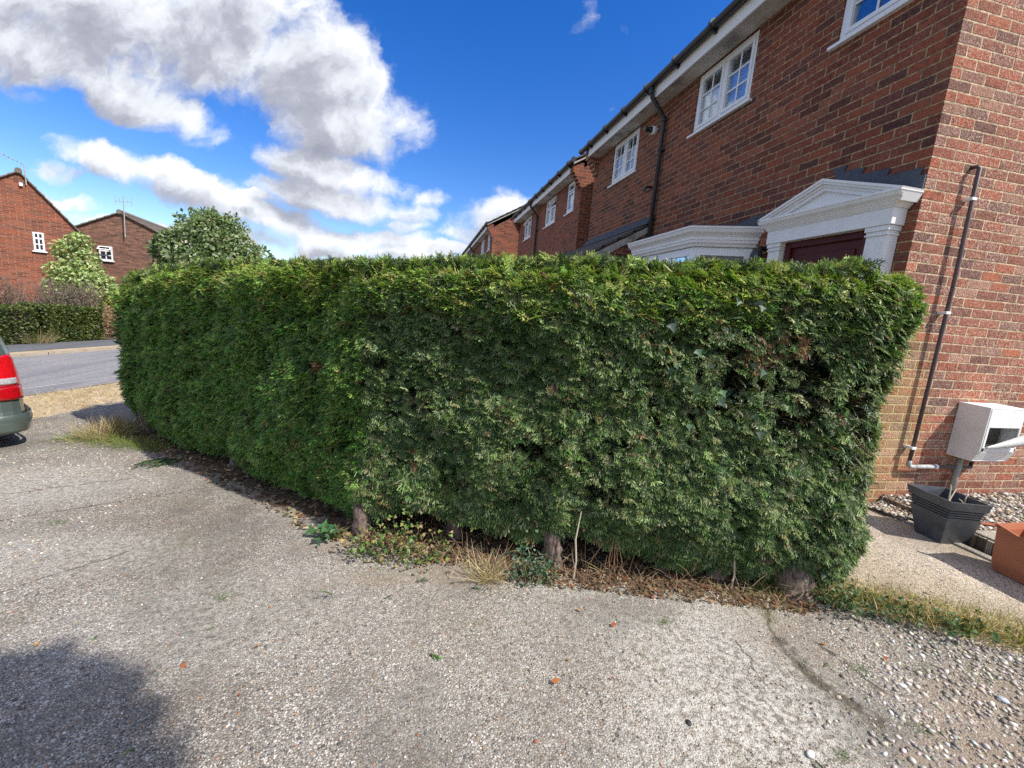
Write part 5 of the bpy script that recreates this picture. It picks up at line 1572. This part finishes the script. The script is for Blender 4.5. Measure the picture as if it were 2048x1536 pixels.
LB = stones('loose_stones', 'loose rounded stones scattered over the broken right corner of the drive', 'stones', 9000,
       box_s(1.25, 3.6, .55, 1.75, lambda x, y: drive_edge(x, y) & (fnoise(np.column_stack([x, y, x * 0]), 3.0, 41) + (x - 2.15) * 1.1 + (1.15 - y) * .8 + RNG.normal(0, .35, len(x)) > .05) & ~((x < 1.6) & (RNG.random(len(x)) < .7))), .004, .0155, [(.50, .45, .38), (.60, .56, .50), (.38, .33, .27), (.30, .28, .26), (.68, .65, .60), (.24, .22, .21)], lambda x, y: gz(x, y) + 0)
stones('grit', 'fine grit lying all over the concrete drive', 'grit', 26000,
       box_s(-3.6, 2.6, .75, 4.8, lambda x, y: drive_edge(x, y) & (RNG.random(len(x)) < np.clip(1.7 / (x ** 2 + y ** 2) ** .5, 0, 1))), .0016, .0062, PEB + [(.40, .15, .06)], lambda x, y: gz(x, y) + 0, flat=.6)
stones('grit', 'pale grit beside the parked car', 'grit', 9000, box_s(-5.5, -2.0, 2.2, 6.2, lambda x, y: drive_edge(x, y) & (fnoise(np.column_stack([x, y, x * 0]), 2.0, 43) > -.2)), .003, .011, [(.66, .60, .50), (.55, .48, .38), (.40, .34, .26)], lambda x, y: gz(x, y) + 0, flat=.5)

# soil under the hedge
idx = np.arange(0, len(HO), 4)
wob_ = .035 * np.sin(idx * .11) + .03 * np.sin(idx * .037 + 1) + .02 * np.sin(idx * .31)
R0_ = HO[idx] + HN[idx] * (.03 + wob_)[:, None]; R1_ = HO[idx] - HN[idx] * .30
Va = np.concatenate([np.column_stack([R_, gz(R_[:, 0], R_[:, 1]) + z_]) for R_, z_ in ((R0_, .002), (R1_, .012))])
k_ = len(idx); a_ = np.arange(k_); b_ = (a_ + 1) % k_
so3 = link('hedge_soil', npmesh('hedge_soil', Va, np.stack([a_, b_, b_ + k_, a_ + k_], 1)), M_soil); so3['kind'] = 'structure'

# single stones one can pick out
def rock(x, y, s, col, label):
    bm_ = bmesh.new(); bmesh.ops.create_icosphere(bm_, subdivisions=3, radius=1)
    for v_ in bm_.verts:
        p = np.array([v_.co[:]]); k = 1 + .18 * fnoise(p, 2.2, int(x * 100) % 50)[0]
        v_.co = Vector((v_.co.x * s * k, v_.co.y * s * .7 * k, v_.co.z * s * .45 * k))
    me = bpy.data.meshes.new('stone'); bm_.to_mesh(me); bm_.free()
    o_ = link('stone', me, plain('flint', col, .6, .4, tuple(c * .3 for c in col), 40, bmp=.4)); smooth(o_)
    o_.location = (x, y, float(gz(x, y)) + s * .2); o_.rotation_euler = (0, 0, x * 7)
    return tag(o_, label, 'stone')
rock(2.52, 1.10, .022, (.45, .50, .58), 'blue grey flint chip near the right edge of the drive')
rock(1.05, 1.32 - .13, .014, (.02, .02, .022), 'small black pebble alone on the grey concrete in the foreground')
rock(2.13, 1.22, .016, (.70, .70, .68), 'long white stone on the drive below the ivy patch')
rock(1.43, 1.02, .018, (.74, .73, .70), 'white flint near the bottom edge of the picture')
rock(.45, 1.20, .010, (.30, .12, .06), 'reddish brown pebble at the bottom of the picture')

# leaf litter, sprigs, weeds
def litter(name, label, n, sampler, cols, size, tmpl=LEAF, kind='stuff', cat='leaf litter', zo=.006, tilt=.35, mat=None):
    P = sampler(n); n = len(P)
    P[:, 2] = gz(P[:, 0], P[:, 1]) + zo + RNG.random(n) * zo * 2
    ax = rdir(n); ax[:, 2] *= tilt
    nr = np.tile([0, 0, 1.], (n, 1)) + rdir(n) * tilt
    v_, f_, c_ = scatter(tmpl, P, ax, nr, size * RNG.uniform(.5, 1.4, n), pick(cols, n, .2))
    o_ = link(name, npmesh(name, v_, f_, c_), mat or M_straw)
    return tag(o_, label, cat, None, kind)
def near_base(lo, hi, a0_, a1_):
    """band in front of the hedge foot: lo..hi metres out from the skin"""
    def f(n):
        idx = RNG.integers(a0_, a1_, n); p = HO[idx] + HN[idx] * RNG.uniform(lo, hi, n)[:, None]
        return np.column_stack([p, np.zeros(n)])
    return f
BROWN = [(.20, .13, .08), (.13, .09, .06), (.30, .21, .13), (.40, .31, .20), (.28, .12, .06), (.16, .12, .08)]
litter('leaf_litter', 'brown dead leaves and debris along the foot of the hedge', 7000, near_base(-.40, .09, NL - 20, nfront), BROWN, .022)
litter('leaf_litter', 'brown debris in the shade under the left side of the hedge', 2200, near_base(-.3, .15, 0, NL), BROWN + STRAW[:1], .035)
litter('dead_twigs', 'dead twigs tangled under the right part of the hedge', 1300, near_base(-.3, .07, NL - 20, nfront + 60), [(.34, .24, .14), (.20, .12, .07), (.44, .35, .24)], .10, TWIG, cat='twigs', tilt=.9, zo=.03)
sprinkle = box_s(-2.6, 2.4, .9, 3.2, lambda x, y: drive_edge(x, y) & (-.62 * x + .78 * y < 2.6))
litter('clippings', 'green conifer clippings dropped on the concrete', 46, sprinkle, [(.07, .15, .03), (.11, .19, .04), (.05, .10, .03)], .055, SPR_S[0], cat='clippings', zo=.004, tilt=.15, mat=M_conifer)
litter('fallen_leaves', 'orange brown leaves scattered on the drive', 55, sprinkle, [(.50, .15, .05), (.55, .28, .10), (.35, .10, .05)], .028, cat='leaves')
M_stem = plain('green_brown_stem', (.16, .12, .05), .8)
def ivy_patch(label, pts, n, size=.042, hgt=.09, cols=None, name='ivy'):
    ii = RNG.choice(len(pts), n); c = np.array(pts)[ii]
    P = np.column_stack([c[:, 0] + RNG.normal(0, 1, n) * c[:, 2], c[:, 1] + RNG.normal(0, 1, n) * c[:, 3], np.zeros(n)])
    P[:, 2] = gz(P[:, 0], P[:, 1]) + (.05 if name == 'ivy' else .01) + np.abs(RNG.normal(0, hgt * .6, n)) * c[:, 4]
    v_, f_, c_ = scatter(IVY, P, rdir(n) + np.array([0, -.3, 0]), rdir(n) * .6 + np.array([0, -.3, .8]), size * RNG.uniform(.5, 1.25, n), pick(cols or [(.03, .075, .025), (.045, .10, .03), (.06, .13, .05), (.10, .17, .04)], n, .2))
    t = thing(name, (pts[0][0], pts[0][1], float(gz(pts[0][0], pts[0][1]))), label, 'ivy' if name == 'ivy' else 'weed')
    link('leaves', npmesh('leaves', v_, f_, c_), M_ivy, t)
    sb_ = MB()
    for k in range(22):
        q0 = pts[k % len(pts)]
        x, y = q0[0] + RNG.normal(0, q0[2] * .5), q0[1] + RNG.normal(0, q0[3] * .5); z = float(gz(x, y)) + (.03 if name == 'ivy' else 0)
        a = RNG.uniform(0, 6.28); L = RNG.uniform(.05, .14); hh = hgt * RNG.uniform(.3, 1.1) * min(q0[4], 1.6)
        sb_.tube([(x, y, z), (x + L * .5 * math.cos(a), y + L * .35 * math.sin(a), z + hh), (x + L * math.cos(a), y + L * .7 * math.sin(a), z + hh * .6)], [.0022, .0018, .001], 5)
    sb_.build('stem', M_stem, t)
    return t
ivy_patch('dark green ivy spreading over the dry grass between drive and path', [(2.42, 1.66, .12, .07, .8), (2.62, 1.56, .10, .06, .8), (2.30, 1.70, .08, .06, 1.), (2.82, 1.45, .10, .05, .5)], 560, .028, .07, [(.028, .065, .022), (.04, .085, .028), (.07, .12, .04)])
ivy_patch('bright green leafy weed at the foot of the corner trunk', [(-.12, 2.36, .10, .06, 2.2), (-.28, 2.42, .07, .05, 1.2), (.08, 2.30, .09, .05, 1.4), (-.06, 2.38, .06, .05, 3.)], 560, .026, .085, [(.08, .14, .03), (.12, .20, .045), (.05, .10, .025), (.22, .20, .06), (.26, .18, .09)], 'leafy_weed')
ivy_patch('dark glossy seedling bush at the foot of the middle trunk', [(.62, 2.10, .06, .035, 2.4), (.70, 2.08, .05, .03, 1.2)], 420, .022, .085, [(.03, .08, .035), (.05, .12, .05), (.10, .15, .10)], 'leafy_weed')
ivy_patch('broad leaved green weed left of the corner trunk', [(-.52, 2.64, .05, .04, 1.4)], 46, .06, .05, [(.05, .13, .04), (.07, .16, .07)], 'leafy_weed')
# ivy growing in the hedge's right end
n = 260
idx = RNG.integers(nfront - 260, nfront + 60, n); P, Nn = hedge_surface(idx, RNG.random(n) ** 1.2)
P += Nn * .012
keep = fnoise(P, 5, 51) > .35; P = P[keep]; Nn = Nn[keep]; n = len(P)
v_, f_, c_ = scatter(IVY, P, rdir(n) * .6 + np.array([0, 0, -.8]), Nn + rdir(n) * .35, .05 * RNG.uniform(.6, 1.2, n), pick([(.05, .10, .055), (.08, .13, .09), (.035, .07, .03)], n))
tag(link('climbing_ivy', npmesh('climbing_ivy', v_, f_, c_), M_ivy), 'blue green ivy leaves climbing through the right end of the hedge', 'ivy')

def grassband(name, label, n, sampler, h, cols, spread=.8, zo=0.0, kind='stuff', cat='grass', lean=(0, 0)):
    P = sampler(n); n = len(P); P[:, 2] = gz(P[:, 0], P[:, 1]) + zo
    ax = rdir(n) * spread + np.array([lean[0], lean[1], .75]); ax[:, 2] = np.abs(ax[:, 2]) * .8 + .08
    v_, f_, c_ = scatter(TBLADE if h > .1 else BLADE, P, ax, rdir(n), h * RNG.uniform(.4, 1.3, n), pick(cols, n, .2))
    return tag(link(name, npmesh(name, v_, f_, c_), M_straw), label, cat, None, kind)
def line_band(p, q_, wd, cond=None):
    p = np.array(p); q_ = np.array(q_)
    def f(n):
        t = RNG.random((n, 1)); d = q_ - p; nn = np.array([-d[1], d[0]]) / np.linalg.norm(d)
        P = p + d * t + nn * RNG.normal(0, wd, (n, 1))
        return np.column_stack([P, np.zeros(n)])
    return f
grassband('dry_grass', 'dry straw grass strip between the drive and the path', 13000, line_band((2.30, 1.82), (3.25, 1.31), .055), .07, STRAW + [(.16, .20, .06), (.24, .24, .09)], 1.4, .04)
grassband('dry_grass', 'dry straw grass continuing along the path edge at the right', 6000, line_band((3.1, 1.33), (4.2, .86), .055), .06, STRAW, 1.2, .03)
grassband('dry_grass', 'dry yellow grass on the verge beside the road', 16000, lambda n: np.column_stack([road_fn(np.column_stack([RNG.uniform(-2, 14, n), RNG.uniform(6.75, 8.12, n)])), np.zeros(n)]), .075, STRAW + [(.70, .56, .32)], 1.5)
grassband('dry_grass', 'dry grass on the narrow verge of the far kerb', 5000, lambda n: np.column_stack([road_fn(np.column_stack([RNG.uniform(2, 22, n), RNG.uniform(12.12, 12.36, n)])), np.zeros(n)]), .04, STRAW + [(.25, .27, .10)], 1.5, .045)
grassband('tall_dry_grass', 'tall bleached grass tuft at the left end of the hedge', 1500, lambda n: np.column_stack([RNG.normal(-3.42, .12, n), RNG.normal(5.50, .16, n), np.zeros(n)]), .22, STRAW + [(.30, .18, .12), (.20, .24, .08)], .8, kind='', cat='grass tuft')
grassband('green_grass', 'green grass and clippings at the foot of the hedge left end', 2600, line_band((-3.8, 5.4), (-2.5, 4.75), .09), .105, [(.10, .18, .03), (.16, .22, .05), (.30, .30, .10)], 1.6)
grassband('dry_grass', 'patchy dry grass on the drive near the road', 5200, lambda n: (lambda P: P[fnoise(P, 2.5, 61) > .0])(np.column_stack([road_fn(np.column_stack([RNG.uniform(2, 9, n), RNG.uniform(5.2, 6.9, n)])), np.zeros(n)])), .05, STRAW, 1.8)
grassband('straw_tuft', 'pale dead grass tuft below the hedge between two trunks', 260, lambda n: np.column_stack([RNG.normal(.42, .05, n), RNG.normal(2.12, .025, n), np.zeros(n)]), .17, STRAW[:2], .75, kind='', cat='grass tuft')
grassband('green_grass', 'green grass blades by the stump at the right end of the hedge', 90, lambda n: np.column_stack([RNG.normal(1.98, .07, n), RNG.normal(1.87, .03, n), np.zeros(n)]), .11, [(.14, .20, .04), (.22, .26, .08)], .8, kind='', cat='grass tuft')
crack = lambda n: (lambda P: P[fnoise(P, 16, 5) + RNG.normal(0, .25, len(P)) > .15])(crack0(n))
crack0 = lambda n: np.concatenate([line_band((1.90, 1.78), (1.77, 1.42), .026)(n // 2), line_band((1.76, 1.45), (1.84, 1.05), .045)(n // 2)])
grassband('crack_weeds', 'moss and dry grass growing in the long crack of the drive', 3200, crack, .022, STRAW[:3] + [(.16, .12, .07), (.24, .17, .10), (.10, .13, .04)], 1.6, cat='weeds')
MOSS = np.array([(2.02, 1.32, .035), (2.75, 1.05, .05), (1.55, 1.0, .02), (-2.25, 3.05, .04), (1.98, 1.04, .03), (2.35, 1.28, .05), (2.6, 1.22, .06), (2.95, .98, .05), (1.25, 1.7, .02), (-.9, 2.1, .03)])
def moss_s(n):
    m_ = MOSS[RNG.choice(len(MOSS), n)]
    return np.column_stack([m_[:, 0] + RNG.normal(0, 1, n) * m_[:, 2], m_[:, 1] + RNG.normal(0, .6, n) * m_[:, 2], np.zeros(n)])
grassband('moss', 'small green weeds dotted over the drive', 1500, moss_s, .02, [(.09, .16, .03), (.14, .22, .05)], 1.5, cat='weeds')
# upright dead stems under the hedge, and hedge brash lying on the drive
for k, (x, y, h, lab) in enumerate(((.90, 2.08, .42, 'thin upright pale stem in front of the middle trunk'), (1.80, 1.90, .38, 'crooked reddish stem hanging at the foot of the hedge right of the middle trunk'))):
    b = MB().tube([(x, y, -1.51), (x + .006, y, -1.51 + h * .3), (x - .008, y + .01, -1.51 + h * .6), (x + .012, y + .02, -1.51 + h)], [.006, .005, .005, .003], 6)
    tag(b.build('dead_stem', M_twig), lab, 'stem')
b = MB()
for k in range(14):
    x, y = RNG.uniform(.9, 1.35), RNG.uniform(1.98, 2.2); h = RNG.uniform(.10, .3)
    b.tube([(x, y, -1.51), (x + RNG.normal(0, .03), y, -1.51 + h * .5), (x + RNG.normal(0, .06), y + RNG.normal(0, .03), -1.51 + h)], [.0025, .002, .001], 5)
tag(b.build('bramble_stems', plain('brown_stem', (.26, .15, .08), .85)), 'tangle of thin brown bramble stems right of the middle trunk', 'brambles')
n = 14
P = np.column_stack([RNG.normal(-2.28, .05, n), RNG.normal(4.30, .05, n), np.zeros(n)]); P[:, 2] = gz(P[:, 0], P[:, 1]) + .03
v_, f_, c_ = scatter(SPR[1], P, rdir(n) * .35 + np.array([-.7, -.75, 0]), np.tile([0, 0, 1.], (n, 1)) + rdir(n) * .3, RNG.uniform(.12, .22, n), pick([(.035, .08, .035), (.05, .10, .03)], n))
tag(link('cut_branch', npmesh('cut_branch', v_, f_, c_), M_conifer), 'cut conifer branch lying on the concrete in the hedge shadow', 'branch')

# unseen tree added behind the view to shade the near corner of the drive
t9 = thing('added_shade_tree', (3.4, -2.6, -1.5), 'added unseen tree behind the viewer that shades the near left corner of the drive', 'tree')
sc_ = np.array([-1.58, .88, -1.5]) + np.array([1.05, -.85, 1.5]) / 1.5 * 6.5
leaf_mass('crown', t9, [tuple(sc_), tuple(sc_ + [.35, .25, .1]), tuple(sc_ + [-.4, .3, 0]), tuple(sc_ + [.1, -.5, .1])], [.75, .5, .5, .8], 34000, .13, [(.05, .09, .03)], shell=0.1)
branches(t9, (3.4, -2.6, -1.55), [tuple(sc_), tuple(sc_ + [.4, .2, .2]), tuple(sc_ + [-.4, .2, .2])], .10, M_bark)
print('polys', sum(len(o.data.polygons) for o in bpy.data.objects if o.type == 'MESH'))
